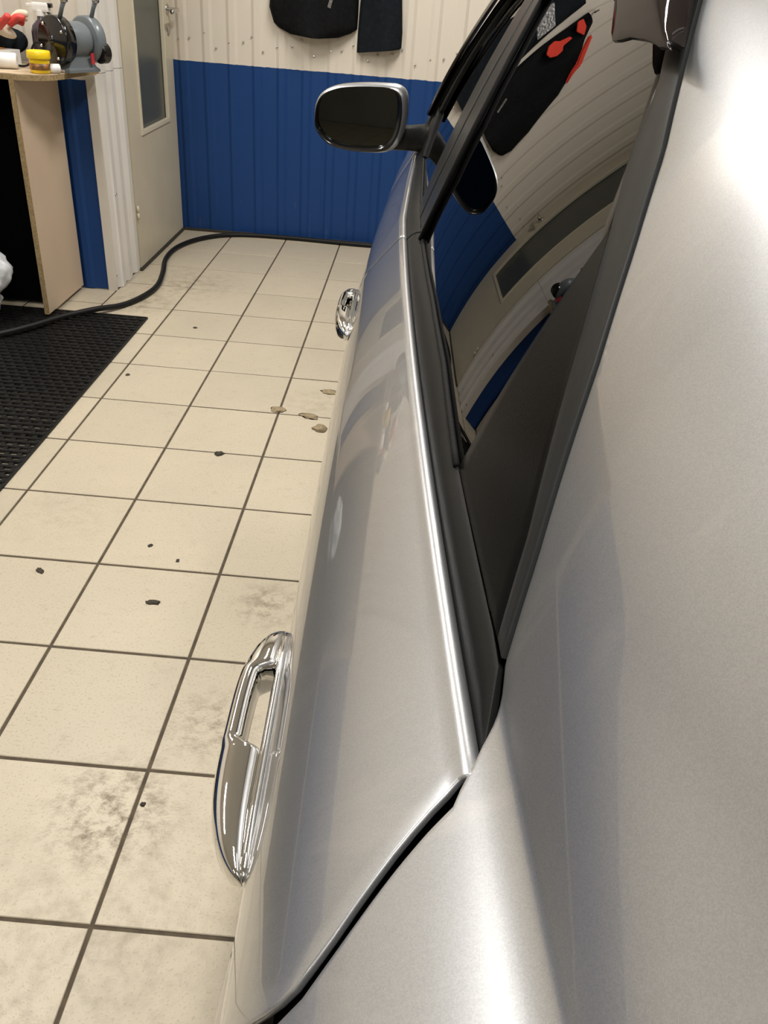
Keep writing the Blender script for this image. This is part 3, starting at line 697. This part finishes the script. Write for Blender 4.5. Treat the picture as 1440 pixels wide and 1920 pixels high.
# --- door outlines (y as a function of z)
REAR = [(.27, -.385), (.4, -.395), (.5, -.43), (.6, -.47), (.7, -.495), (.80, -.510), (.862, -.517), (.872, -.516), (.882, -.512), (.895, -.498), (.906, -.483), (.917, -.467), (.927, -.453), (.935, -.443), (.937, -.439)]
GAPF = [(.27, .74), (.60, .742), (.70, .740), (.77, .728), (.80, .718), (.833, .705), (.867, .661), (.894, .631), (.916, .609)]
FEND = [(.27, 1.43), (.6, 1.44), (.75, 1.44), (.85, 1.42), (.905, 1.40)]
def zbelt(y): return .9284-.0202*min(y, .9)
def door_rows(rear, front, gap=.0, nz=64, ny=72):
    rows = []
    zr = rear[-1][0]; zf = front[-1][0]
    for i in range(nz+1):
        t = i/nz; t = 1-(1-t)**1.25
        a = lerp(.275, zr, t); b = lerp(.275, zf, t)
        ya = interp(rear, a); yb = interp(front, b)
        row = []
        for j in range(ny+1):
            s_ = j/ny; s_ = s_+.08*math.sin(2*math.pi*s_)/(2*math.pi)*-1
            y = lerp(ya, yb, s_); z = lerp(a, b, s_); row.append((y, z))
        rows.append(row)
    return rows
def door_panel(name, rear, front, parent):
    rows = door_rows(rear, front)
    pts = []
    for r in rows: pts.append([Vector((xb(y, z), y, z)) for y, z in r])
    # rolled crest along the belt line
    last = rows[-1]
    for (dx, dz) in ((.0016, .0018), (.0038, .0033), (.0064, .0040), (.0092, .0036), (.0118, .0018), (.0132, -.0012), (.0136, -.005), (.0136, -.010)):
        pts.append([Vector((xb(y, z)+dx, y, z+dz)) for y, z in last])
    # hemmed front and rear edges
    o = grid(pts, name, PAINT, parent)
    me = o.data
    if sum(p.normal.x for p in me.polygons) > 0: me.flip_normals()
    solidify(o, .005, -1, .0022, 3, 40)
    return o
rear_door = C_(empty('rear_door', (0, 0, 0))); rear_door.parent = car
front_door = C_(empty('front_door', (0, 0, 0))); front_door.parent = car
def shift(rows_tab, d): return [(z, y+d) for z, y in rows_tab]
skin_r = door_panel('door_skin', REAR, shift(GAPF, -.002), rear_door)
skin_f = door_panel('door_skin', shift(GAPF, .003), FEND, front_door)

# --- belt mouldings
def mould(name, ys, parent, tip=None):
    n = 40; rows = []
    for k in range(9):
        rows.append([])
    for i in range(n+1):
        y = lerp(ys[0], ys[1], i/n); zb = zbelt(y)
        p0 = Vector((xb(y, zb)+.0125, y, zb-.001))
        yy = y
        zg = interp([(-.40, .9645), (-.308, .961), (-.174, .9565), (.013, .960), (.22, .952), (.55, .931), (.85, .925), (1.4, .940)], y)
        p1 = Vector((xg(yy, zg)-.001, yy, zg))
        if y < -.377:       # runs out to a point behind the corner trim
            u = (y+.377)/(-.0605); edge = Vector((lerp(.4650, .4545, u), y, lerp(.9645, .9372, u))); p1 = edge
        for k in range(9):
            t = k/8; p = p0.lerp(p1, t); nn = Vector((-.7, 0, .7))
            bulge = (.0045*math.sin(math.pi*min(1, t*1.0))+(.0022 if .30 < t < .36 else 0))*min(1, (p1-p0).length/.03)
            rows[k].append(p+nn*bulge)
    o = grid(rows, name, MOLD, parent)
    me = o.data
    if sum(p.normal.z for p in me.polygons) < 0: me.flip_normals()
    solidify(o, .006, -1, .001, 2, 60); return o
mould('belt_moulding', (-.4365, .603), rear_door)
mould('belt_moulding', (.612, 1.36), front_door)
# rubber lip where the glass drops into the door
def lip(ys, parent):
    pts = []
    for i in range(40):
        y = lerp(ys[0], ys[1], i/39); zg = interp([(-.174, .9565), (.013, .960), (.22, .952), (.55, .931), (.85, .925), (1.4, .940)], y)
        pts.append((xg(y, zg)-.0022, y, zg+.0005))
    return bm_obj('glass_seal', tube(pts, .0028, 8), RUBBER, parent, smooth=True)
lip((-.170, .59), rear_door); lip((.63, 1.33), front_door)

# --- glass
gr = [(-.10, 1.10), (-.22, .95)]
rg = panel('window_glass', band([(-.36, .925), (-.318, 1.010), (-.245, 1.10), (-.165, 1.175), (-.095, 1.225), (-.045, 1.256), (.05, 1.30), (.08, 1.315)], [(.70, .900), (.70, 1.315)], 30, 30), xg, 0, GLASS, rear_door, .004, 0)
fg = panel('window_glass', band([(.70, .900), (1.47, .925)], [(.70, 1.315), (1.18, 1.315)], 24, 24), xg, 0, GLASS, front_door, .004, 0)
# --- window surrounds (outer edge follows the C pillar cut line)
OUT = [(-.3835, .9655), (-.353, 1.009), (-.3215, 1.046), (-.2855, 1.089), (-.2355, 1.137), (-.1825, 1.182), (-.1075, 1.229), (-.0635, 1.256), (.02, 1.300), (.08, 1.318)]
INN = [(-.368, .9655), (-.334, 1.010), (-.295, 1.046), (-.249, 1.089), (-.189, 1.138), (-.146, 1.167), (-.103, 1.209), (-.078, 1.222), (-.02, 1.258), (.06, 1.296)]
fr = panel('window_frame', band(OUT, INN, 40, 3), xg, .0012, GREYTRIM, rear_door, .010, .0004)
sail = panel('corner_trim', band(INN[:5], [(-.174, .9575), (-.178, 1.02), (-.1895, 1.1385)], 30, 12), xg, .0013, PIANO, rear_door, .006, .0004)
panel('top_frame', band([(.06, 1.296), (.55, 1.300), (.70, 1.300)], [(.08, 1.318), (.55, 1.322), (.70, 1.322)], 20, 3), xg, .003, GREYTRIM, rear_door, .008, .001)
# B pillar covers
panel('pillar_cover', band([(.556, .930), (.515, 1.03), (.515, 1.10), (.55, 1.18), (.60, 1.25), (.62, 1.31)], [(.70, .922), (.655, 1.03), (.655, 1.10), (.665, 1.18), (.69, 1.25), (.695, 1.31)], 24, 4), xg, .0045, GREYTRIM, rear_door, .008, .0012)
panel('pillar_cover', band([(.705, .922), (.660, 1.03), (.660, 1.10), (.670, 1.18), (.695, 1.25), (.70, 1.31)], [(.80, .922), (.775, 1.03), (.77, 1.10), (.78, 1.18), (.79, 1.25), (.80, 1.31)], 24, 4), xg, .0055, GREYTRIM, front_door, .008, .0012)
bm = tube([(xg(y, z)-.0058, y, z) for y, z in ((.553, .932), (.512, 1.03), (.512, 1.10), (.547, 1.18), (.597, 1.25), (.617, 1.31))], .0038, 8)
bm_obj('pillar_seal', bm, RUBBER, rear_door, smooth=True)
# A pillar side of the front window
panel('window_frame', band([(1.30, .945), (1.27, 1.0), (1.21, 1.09), (1.13, 1.18), (1.06, 1.25), (1.0, 1.30)], [(1.42, .945), (1.39, 1.0), (1.34, 1.09), (1.26, 1.18), (1.20, 1.25), (1.12, 1.31)], 20, 4), xg, .004, BLACKP, front_door, .010, .0015)

# --- body shell: quarter panel with C pillar
OUTX = [(z, y-.0035) for y, z in OUT]
RE = [(z, y-.0100) for z, y in REAR]
EDGE = RE[:-1]+[(.9372, -.4455), (.9455, -.4230)]+OUTX
def yedge(z): return interp(EDGE, z)
def smin(a, b, k):
    h = max(0, min(1, .5+.5*(b-a)/k)); return b*(1-h)+a*h-k*h*(1-h)
def xq(y, z):
    a = xb(y, min(z, .955))+(max(0, z-.955)*1.7)
    u = max(0, yedge(z)-y) if z > .9 else 0
    b = xg(y, z)+.0006+plan(y)*.6+.58*u*u*sm((z-.94)/.10)
    return smin(a, b, .012) if z > .86 else a
AW, AR = (-.80, .33), .355
def top_q(y): return interp([(-1.75, .97), (-1.32, .995), (-.9, 1.23), (-.6, 1.30), (-.3, 1.325), (.1, 1.325)], y)
rows = []
ZT = [.20+.70*i/46 for i in range(46)]+[.90+.07*i/28 for i in range(28)]+[.97+.345*i/40 for i in range(41)]
pts = []
for z in ZT:
    row = []; y0 = yedge(z)
    # rear limit at this height
    yr = -1.78 if z < .97 else interp([(.97, -1.70), (1.0, -1.31), (1.23, -.9), (1.30, -.6), (1.325, -.25)], z)
    n = 60
    for j in range(n+1):
        s_ = (j/n)**1.5; y = lerp(y0, yr, s_); zz = z
        d = math.hypot(y-AW[0], zz-AW[1])
        row.append(Vector((xq(y, zz), y, zz)))
    pts.append(row)
# open the wheel arch: drop faces inside and snap the rim
V = []; F = []; m = len(pts[0])
for r in pts: V += r
inside = [math.hypot(v.y-AW[0], v.z-AW[1]) < AR for v in V]
for i in range(len(pts)-1):
    for j in range(m-1):
        q = (i*m+j, i*m+j+1, (i+1)*m+j+1, (i+1)*m+j)
        if not all(inside[a] for a in q): F.append(q)
for k, v in enumerate(V):
    if inside[k]:
        d = Vector((v.y-AW[0], v.z-AW[1])); L = d.length
        if L > AR-.07: d = d/L*AR; v.y = AW[0]+d.x; v.z = AW[1]+d.y; v.x = xq(v.y, v.z)
me = bpy.data.meshes.new('quarter_panel')
used = sorted({a for f in F for a in f}); mp_ = {a: i for i, a in enumerate(used)}
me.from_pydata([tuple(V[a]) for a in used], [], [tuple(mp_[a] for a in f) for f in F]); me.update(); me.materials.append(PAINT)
me.polygons.foreach_set('use_smooth', [True]*len(me.polygons))
if sum(p.normal.x for p in me.polygons) > 0: me.flip_normals()
qp = link(bpy.data.objects.new('quarter_panel', me)); qp.parent = car; qp.location = -car.location
solidify(qp, .006, -1, .0007, 2, 50)

# --- dark door-shut liner seen down the gaps
def liner(name, tab, w, dep, parent):
    pts = []
    for z, y in tab:
        f = xq if name == 'rear' else xb
        x = xb(y, min(z, .94)) if z < .94 else xg(y, z)
        n = nrm(xb if z < .94 else xg, y, min(z, .935) if z < .94 else z)
        pts.append([Vector((x, y+dy, z))-n*dep for dy in (-w, 0, w)])
    o = grid(pts, 'door_seal', RUBBER, parent); solidify(o, .004, 0); return o
C_(liner('rear', [(z, y+.004) for z, y in EDGE], .045, .028, car))
C_(liner('front', GAPF, .02, .022, car))
C_(liner('front', FEND, .02, .022, car))

# --- front wing, bonnet, windscreen, roof, tail, far side
def zcap(y): return interp([(1.30, .935), (1.45, .925), (1.7, .905), (2.1, .87), (2.4, .82), (2.7, .70)], y)
pts = []
for i in range(36):
    t = i/35; row = []
    for j in range(50):
        s_ = j/49
        y = lerp(lerp(1.436, 1.446, sm((1-t)*3)) if t < .9 else 1.436, 2.72, s_)
        zc = zcap(y); z = .20+(zc-.20)*t
        row.append(Vector((xb(y, min(z, .93)), y, z)))
    pts.append(row)
# round over onto the bonnet side
last = pts[-1]
for k in range(1, 7):
    a = k/6*math.pi/2
    pts.append([p+Vector((.05*math.sin(a)*.9, 0, .018*(math.sin(a)))) for p in last])
V = []; F = []; m = 50
for r in pts: V += r
FW, FR = (1.86, .33), .355
inside = [math.hypot(v.y-FW[0], v.z-FW[1]) < FR for v in V]
for i in range(len(pts)-1):
    for j in range(m-1):
        q = (i*m+j, i*m+j+1, (i+1)*m+j+1, (i+1)*m+j)
        if not all(inside[a] for a in q): F.append(q)
for k, v in enumerate(V):
    if inside[k]:
        d = Vector((v.y-FW[0], v.z-FW[1])); L = d.length
        if L > FR-.07: d = d/L*FR; v.y = FW[0]+d.x; v.z = FW[1]+d.y
used = sorted({a for f in F for a in f}); mp_ = {a: i for i, a in enumerate(used)}
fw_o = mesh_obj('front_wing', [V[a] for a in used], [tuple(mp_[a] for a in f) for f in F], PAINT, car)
if sum(p.normal.x for p in fw_o.data.polygons) > 0: fw_o.data.flip_normals()
solidify(fw_o, .008, -1, .002); C_(fw_o)
CX = 1.18
# bonnet
edge_l = [p+Vector((.05, 0, .018)) for p in last]
pts = []
for p in edge_l:
    if p.y > 2.66: continue
    row = []
    for k in range(21):
        u = k/20; x = lerp(p.x, 2*CX-p.x, u); row.append(Vector((x, p.y, p.z+.045*math.sin(math.pi*u)**.7)))
    pts.append(row)
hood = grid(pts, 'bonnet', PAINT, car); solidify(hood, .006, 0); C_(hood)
# bumper / nose
pts = []
for k in range(25):
    u = k/24; x = lerp(xb(2.70, .6)+.02, 2*CX-xb(2.70, .6)-.02, u); yy = 2.70+.12*math.sin(math.pi*u)**.6
    pts.append([Vector((x, yy-.04, .72)), Vector((x, yy, .66)), Vector((x, yy+.02, .5)), Vector((x, yy, .3)), Vector((x, yy-.05, .18))])
C_(solidify(grid(pts, 'front_bumper', PAINT, car), .008))
# windscreen
pts = []
for k in range(17):
    t = k/16; y = lerp(1.78, .98, t); z = lerp(.945, 1.345, t); xl = lerp(.455, .600, t); row = []
    for j in range(17):
        u = j/16; row.append(Vector((lerp(xl, 2*CX-xl, u), y+.10*math.sin(math.pi*u)*(1-t*.4), z+.03*math.sin(math.pi*u))))
    pts.append(row)
C_(solidify(grid(pts, 'windscreen', GLASS, car), .005))
# A pillar
def apillar(side, mt):
    ps = []
    for t in [k/10 for k in range(11)]:
        y = lerp(1.66, 1.0, t); z = lerp(.945, 1.335, t); x = lerp(.425, .580, t)
        y2 = lerp(1.42, 1.05, t); x2 = xg(y2, z)-.004
        ps.append([Vector((x+.03, y+.05, z+.004)), Vector((x, y, z)), Vector((x2, (y+y2)/2, z)), Vector((x2+.002, y2-.01, z))])
    if side: ps = [[Vector((2*CX-p.x, p.y, p.z)) for p in r] for r in ps]
    o = grid(ps, 'a_pillar', mt, car); solidify(o, .012); return C_(o)
apillar(0, GREYTRIM); apillar(1, GREYTRIM)
# roof
pts = []
for k in range(25):
    y = lerp(1.03, -.62, k/24); zt_ = interp([(-.62, 1.305), (-.3, 1.33), (.1, 1.33), (.8, 1.33), (1.03, 1.335)], y)
    xl = xg(min(y, 1.0), zt_-.012)-.001; row = []
    for j in range(21):
        u = j/20; row.append(Vector((lerp(xl, 2*CX-xl, u), y, zt_-.012+.085*math.sin(math.pi*u)**.55)))
    pts.append(row)
C_(solidify(grid(pts, 'roof', PAINT, car), .010))
# rear screen, boot
pts = []
for k in range(13):
    t = k/12; y = lerp(-.60, -1.33, t); z = lerp(1.315, .995, t); xl = xq(y, z)+.01; row = []
    for j in range(17):
        u = j/16; row.append(Vector((lerp(xl, 2*CX-xl, u), y-.05*math.sin(math.pi*u), z+.06*math.sin(math.pi*u)**.6*(1-t*.6))))
    pts.append(row)
C_(solidify(grid(pts, 'rear_screen', GLASS, car), .005))
pts = []
for k in range(9):
    t = k/8; y = lerp(-1.33, -1.78, t); z = lerp(.995, .965, t); xl = xq(y, .955)+.01; row = []
    for j in range(17):
        u = j/16; row.append(Vector((lerp(xl, 2*CX-xl, u), y, z+.03*math.sin(math.pi*u)**.6)))
    pts.append(row)
C_(solidify(grid(pts, 'boot_lid', PAINT, car), .006))
pts = []
for k in range(17):
    u = k/16; xl = xq(-1.78, .7); x = lerp(xl, 2*CX-xl, u); yy = -1.78-.10*math.sin(math.pi*u)**.6
    pts.append([Vector((x, yy, .97)), Vector((x, yy-.01, .8)), Vector((x, yy-.05, .6)), Vector((x, yy-.05, .35)), Vector((x, yy, .2))])
C_(solidify(grid(pts, 'rear_bumper', PAINT, car), .008))
# far flank (mirror of the near side, one skin with its windows)
def far(y, z): return 2*CX-(xq(y, z) if z < .955 else xg(y, z)+plan(y)*.6)
pts = [[Vector((far(y, z), y, z)) for y in [lerp(-1.78, 2.70, j/60) for j in range(61)]] for z in [lerp(.2, .94, i/20) for i in range(21)]]
C_(solidify(grid(pts, 'far_flank', PAINT, car), .008, 1))
pts = [[Vector((far(y, z), y, z)) for y in [lerp(lerp(-1.30, -.6, i/8), lerp(1.45, 1.0, i/8), j/20) for j in range(21)]] for i, z in enumerate([lerp(.94, 1.31, i/8) for i in range(9)])]
C_(solidify(grid(pts, 'far_windows', GLASS, car), .005))
# underbody, cabin and seats
C_(box('underbody', .40, 2*CX-.40, -1.70, 2.60, .16, .24, INTER, car))
C_(box('cabin_floor', .42, 2*CX-.42, -1.25, 1.6, .30, .34, INTER, car))
C_(box('dashboard', .48, 2*CX-.48, 1.35, 1.72, .60, .90, INTER, car, bev=.03))
def seat(x0, x1, y, nm):
    bm = bmesh.new(); add_box(bm, x0, x1, y, y+.5, .36, .52, .04); add_box(bm, x0+.01, x1-.01, y-.12, y+.02, .48, 1.02, .04, Matrix.Rotation(.22, 4, 'X')); add_box(bm, (x0+x1)/2-.12, (x0+x1)/2+.12, y-.20, y-.10, 1.04, 1.20, .03)
    C_(bm_obj(nm, bm, CLOTHB, car))
seat(.62, 1.12, .62, 'front_seat'); seat(1.26, 1.76, .62, 'front_seat'); seat(.60, 1.76, -.42, 'rear_seat')
# inner door skins close the cavity behind the panels
C_(box('inner_door_lining', .475, .49, -.40, 1.40, .34, .905, INTER, car))
# wheels
def wheel(x, y, side):
    t = empty('wheel', (x, y, .305)); t.parent = car; t.location = Vector((x, y, .305))-car.location
    bm = bmesh.new(); lathe(bm, [(.20, -.09), (.285, -.10), (.302, -.08), (.305, 0), (.302, .08), (.285, .10), (.20, .09)], (0, 0, 0), (1, 0, 0), 40); bm_obj('tyre', bm, TYRE, t, smooth=True)
    bm = bmesh.new(); lathe(bm, [(.20, -.088), (.205, -.085), (.19, -.06), (.06, -.05), (.05, -.075), (0, -.078)], (0, 0, 0), (1*side, 0, 0), 40)
    for k in range(8):
        a = k*math.pi/4; m_ = Matrix.Rotation(a, 4, 'X'); r = bmesh.ops.create_cube(bm, size=1, matrix=m_ @ Matrix.Translation((-.062*side, 0, .125)) @ Matrix.Diagonal((.02, .035, .14, 1)))
    bm_obj('rim', bm, STEEL, t, smooth=False)
for y in (AW[0], FW[0]):
    wheel(.495, y, 1); wheel(2*CX-.495, y, -1)
for y, r in ((AW[0], AR), (FW[0], FR)):
    pts = []
    for k in range(17):
        a = math.pi*k/16*1.1-.15; pts.append([Vector((x, y+(r+.005)*math.cos(a), .33+(r+.005)*math.sin(a))) for x in (.37, .50, .62)])
    C_(solidify(grid(pts, 'wheel_arch_liner', RUBBER, car), .004))
C_(box('sill', .372, .45, -.40, 1.44, .18, .262, BLACKP, car, bev=.02))

# --- wind deflectors
def deflector(lo, hi, parent, ridge=True):
    rows = band(lo, hi, 40, 10); pts = []
    for j, r in enumerate(rows):
        t = j/10; off = lerp(.020, .007, sm((t-.45)/.45)); pts.append([Vector((xg(y, z), y, z))+nrm(xg, y, z)*off for y, z in r])
    o = grid(pts, 'wind_deflector', SMOKE, parent); me = o.data
    if sum(p.normal.x for p in me.polygons) > 0: me.flip_normals()
    solidify(o, .003, 0, .0012, 3, 50); return o
deflector([(-.145, 1.2215), (-.130, 1.2205), (-.10, 1.223), (-.05, 1.222), (-.018, 1.217), (.004, 1.222), (.07, 1.245), (.3, 1.262), (.6, 1.262)],
          [(-.118, 1.228), (-.100, 1.238), (-.078, 1.250), (-.050, 1.267), (-.015, 1.288), (.03, 1.308), (.10, 1.318), (.3, 1.322), (.6, 1.322)], rear_door)
deflector([(1.33, 1.00), (1.27, 1.07), (1.19, 1.15), (1.10, 1.225), (1.00, 1.265), (.85, 1.275), (.68, 1.275)],
          [(1.45, .985), (1.40, 1.06), (1.33, 1.15), (1.24, 1.25), (1.14, 1.31), (.9, 1.322), (.68, 1.322)], front_door)

# --- door handles (chrome, with a solid lug towards the rear)
def handle(y0, y1, zc, po, parent):
    """y0 rear tip, y1 front tip"""
    t = empty('door_handle', -car.location); t.parent = car; t['label'] = parent
    L = y1-y0
    # backing bar lying on the skin
    bm = bmesh.new(); n = 28; rings = []
    for i in range(n+1):
        s_ = i/n; y = lerp(y0, y1, s_); w_ = .0165*(max(0, 1-(2*s_-1)**2))**.5*1.0+.0004
        w_ = min(w_, .0135)
        x = xb(y, zc); ring = []
        for k in range(12):
            a = 2*math.pi*k/12; ring.append(bm.verts.new((x-.0015-.0045*math.cos(a)*min(1, w_/.006), y, zc+w_*math.sin(a))))
        rings.append(ring)
    for i in range(n):
        for k in range(12): bm.faces.new((rings[i][k], rings[i][(k+1) % 12], rings[i+1][(k+1) % 12], rings[i+1][k]))
    bm.faces.new(rings[0]); bm.faces.new(list(reversed(rings[-1])))
    bm_obj('backing_plate', bm, CHROME, t, smooth=True)
    # solid rear lug and bowed grip: outer and inner distance from the skin along the length
    def prof(s_):
        o = po*(max(0, 1-abs(2*s_-1)**3.2))**.62
        if s_ < .41: i = 0.0
        elif s_ > .74: i = lerp(o-.0165, 0, sm((s_-.74)/.05))
        else: i = lerp(0, o-.0165, sm((s_-.41)/.03))
        return o, max(0, i)
    bm = bmesh.new(); rings = []; n = 90; K = 20
    for i in range(n+1):
        s_ = i/n; y = lerp(y0, y1, s_); o, inn = prof(s_); x = xb(y, zc)-.002
        zw = .0185*(max(0, 1-abs(2*s_-1)**4))**.5+.0006
        cx = x-(o+inn)/2; hx = max(.0006, (o-inn)/2); ring = []
        for k in range(K):
            a = 2*math.pi*k/K; ca, sa = math.cos(a), math.sin(a); e = .72
            ring.append(bm.verts.new((cx-hx*math.copysign(abs(ca)**e, ca), y, zc-.003+zw*math.copysign(abs(sa)**e, sa))))
        rings.append(ring)
    for i in range(n):
        for k in range(K): bm.faces.new((rings[i][k], rings[i][(k+1) % K], rings[i+1][(k+1) % K], rings[i+1][k]))
    bm.faces.new(rings[0]); bm.faces.new(list(reversed(rings[-1])))
    bm_obj('grip', bm, CHROME, t, smooth=True)
    return t
handle(-.402, -.168, .780, .032, 'polished chrome handle of the rear door')
handle(.575, .800, .765, .027, 'polished chrome handle of the front door')

# --- side mirror
mt = empty('side_mirror', -car.location); mt.parent = car
YM = 1.33
loop = [(.154, .978), (.157, 1.008), (.172, 1.032), (.205, 1.048), (.25, 1.056), (.30, 1.060), (.338, 1.060), (.357, 1.050), (.364, 1.030), (.365, .995), (.358, .958), (.342, .932), (.318, .920), (.28, .916), (.235, .916), (.195, .923), (.168, .942), (.156, .962)]
def loop_pts(sc_, y, shift_=(0, 0), k=4):
    P_ = catmull([(x, 0, z) for x, z in loop+loop[:1]], k)[:-1]; c = Vector((.262, 0, .988))
    return [Vector((c.x+(p.x-c.x)*sc_+shift_[0], y+(p.x-c.x)*-.10, c.z+(p.z-c.z)*sc_+shift_[1])) for p in P_]
gs = (-.009, .002)
sec = [loop_pts(.855, YM+.018, gs), loop_pts(.865, YM+.006, gs), loop_pts(.905, YM-.001, (-.007, -.001)), loop_pts(.955, YM+.000, (-.004, -.001)), loop_pts(1.0, YM+.010), loop_pts(1.0, YM+.03), loop_pts(.95, YM+.06), loop_pts(.84, YM+.085), loop_pts(.62, YM+.102), loop_pts(.3, YM+.11), loop_pts(.02, YM+.112)]
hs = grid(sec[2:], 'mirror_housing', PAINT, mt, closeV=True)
bz = grid(sec[:3]+[loop_pts(.930, YM-.0015, (-.006, -.003))], 'mirror_bezel', GLOSSB, mt, closeV=True); solidify(bz, .002)
gp = loop_pts(.858, YM+.013, gs)
bm = bmesh.new(); bm.faces.new([bm.verts.new(p) for p in gp]); r = bmesh.ops.extrude_face_region(bm, geom=list(bm.faces)); bmesh.ops.translate(bm, vec=(0, .003, 0), verts=[v for v in r['geom'] if isinstance(v, bmesh.types.BMVert)])
bm_obj('mirror_glass', bm, MIRR, mt)
bm = bmesh.new(); bm.faces.new([bm.verts.new(p) for p in loop_pts(.88, YM+.020, gs)]); bm_obj('mirror_backing', bm, GLOSSB, mt)
# arm and sail plate
bm = bmesh.new(); rings = []
for x, y, z0, z1, w_ in ((.330, YM+.05, .918, .975, .03), (.37, YM+.05, .920, .975, .034), (.40, YM+.045, .920, .980, .038), (.425, YM+.03, .922, .985, .05), (.445, YM+.01, .928, .985, .055)):
    rings.append([bm.verts.new(p) for p in ((x, y-w_*.8, z0+.006), (x, y-w_, (z0+z1)/2), (x, y-w_*.8, z1-.005), (x, y, z1), (x, y+w_*.8, z1-.005), (x, y+w_, (z0+z1)/2), (x, y+w_*.8, z0+.006), (x, y, z0))])
for i in range(len(rings)-1):
    for k in range(8): bm.faces.new((rings[i][k], rings[i][(k+1) % 8], rings[i+1][(k+1) % 8], rings[i+1][k]))
bm.faces.new(rings[0]); bm.faces.new(rings[-1]); bm_obj('mirror_arm', bm, BLACKP, mt, smooth=True)
panel('mirror_base_plate', band([(1.20, .938), (1.44, .938)], [(1.25, 1.02), (1.40, 1.03)], 10, 8), xg, .007, BLACKP, mt, .010, .003)
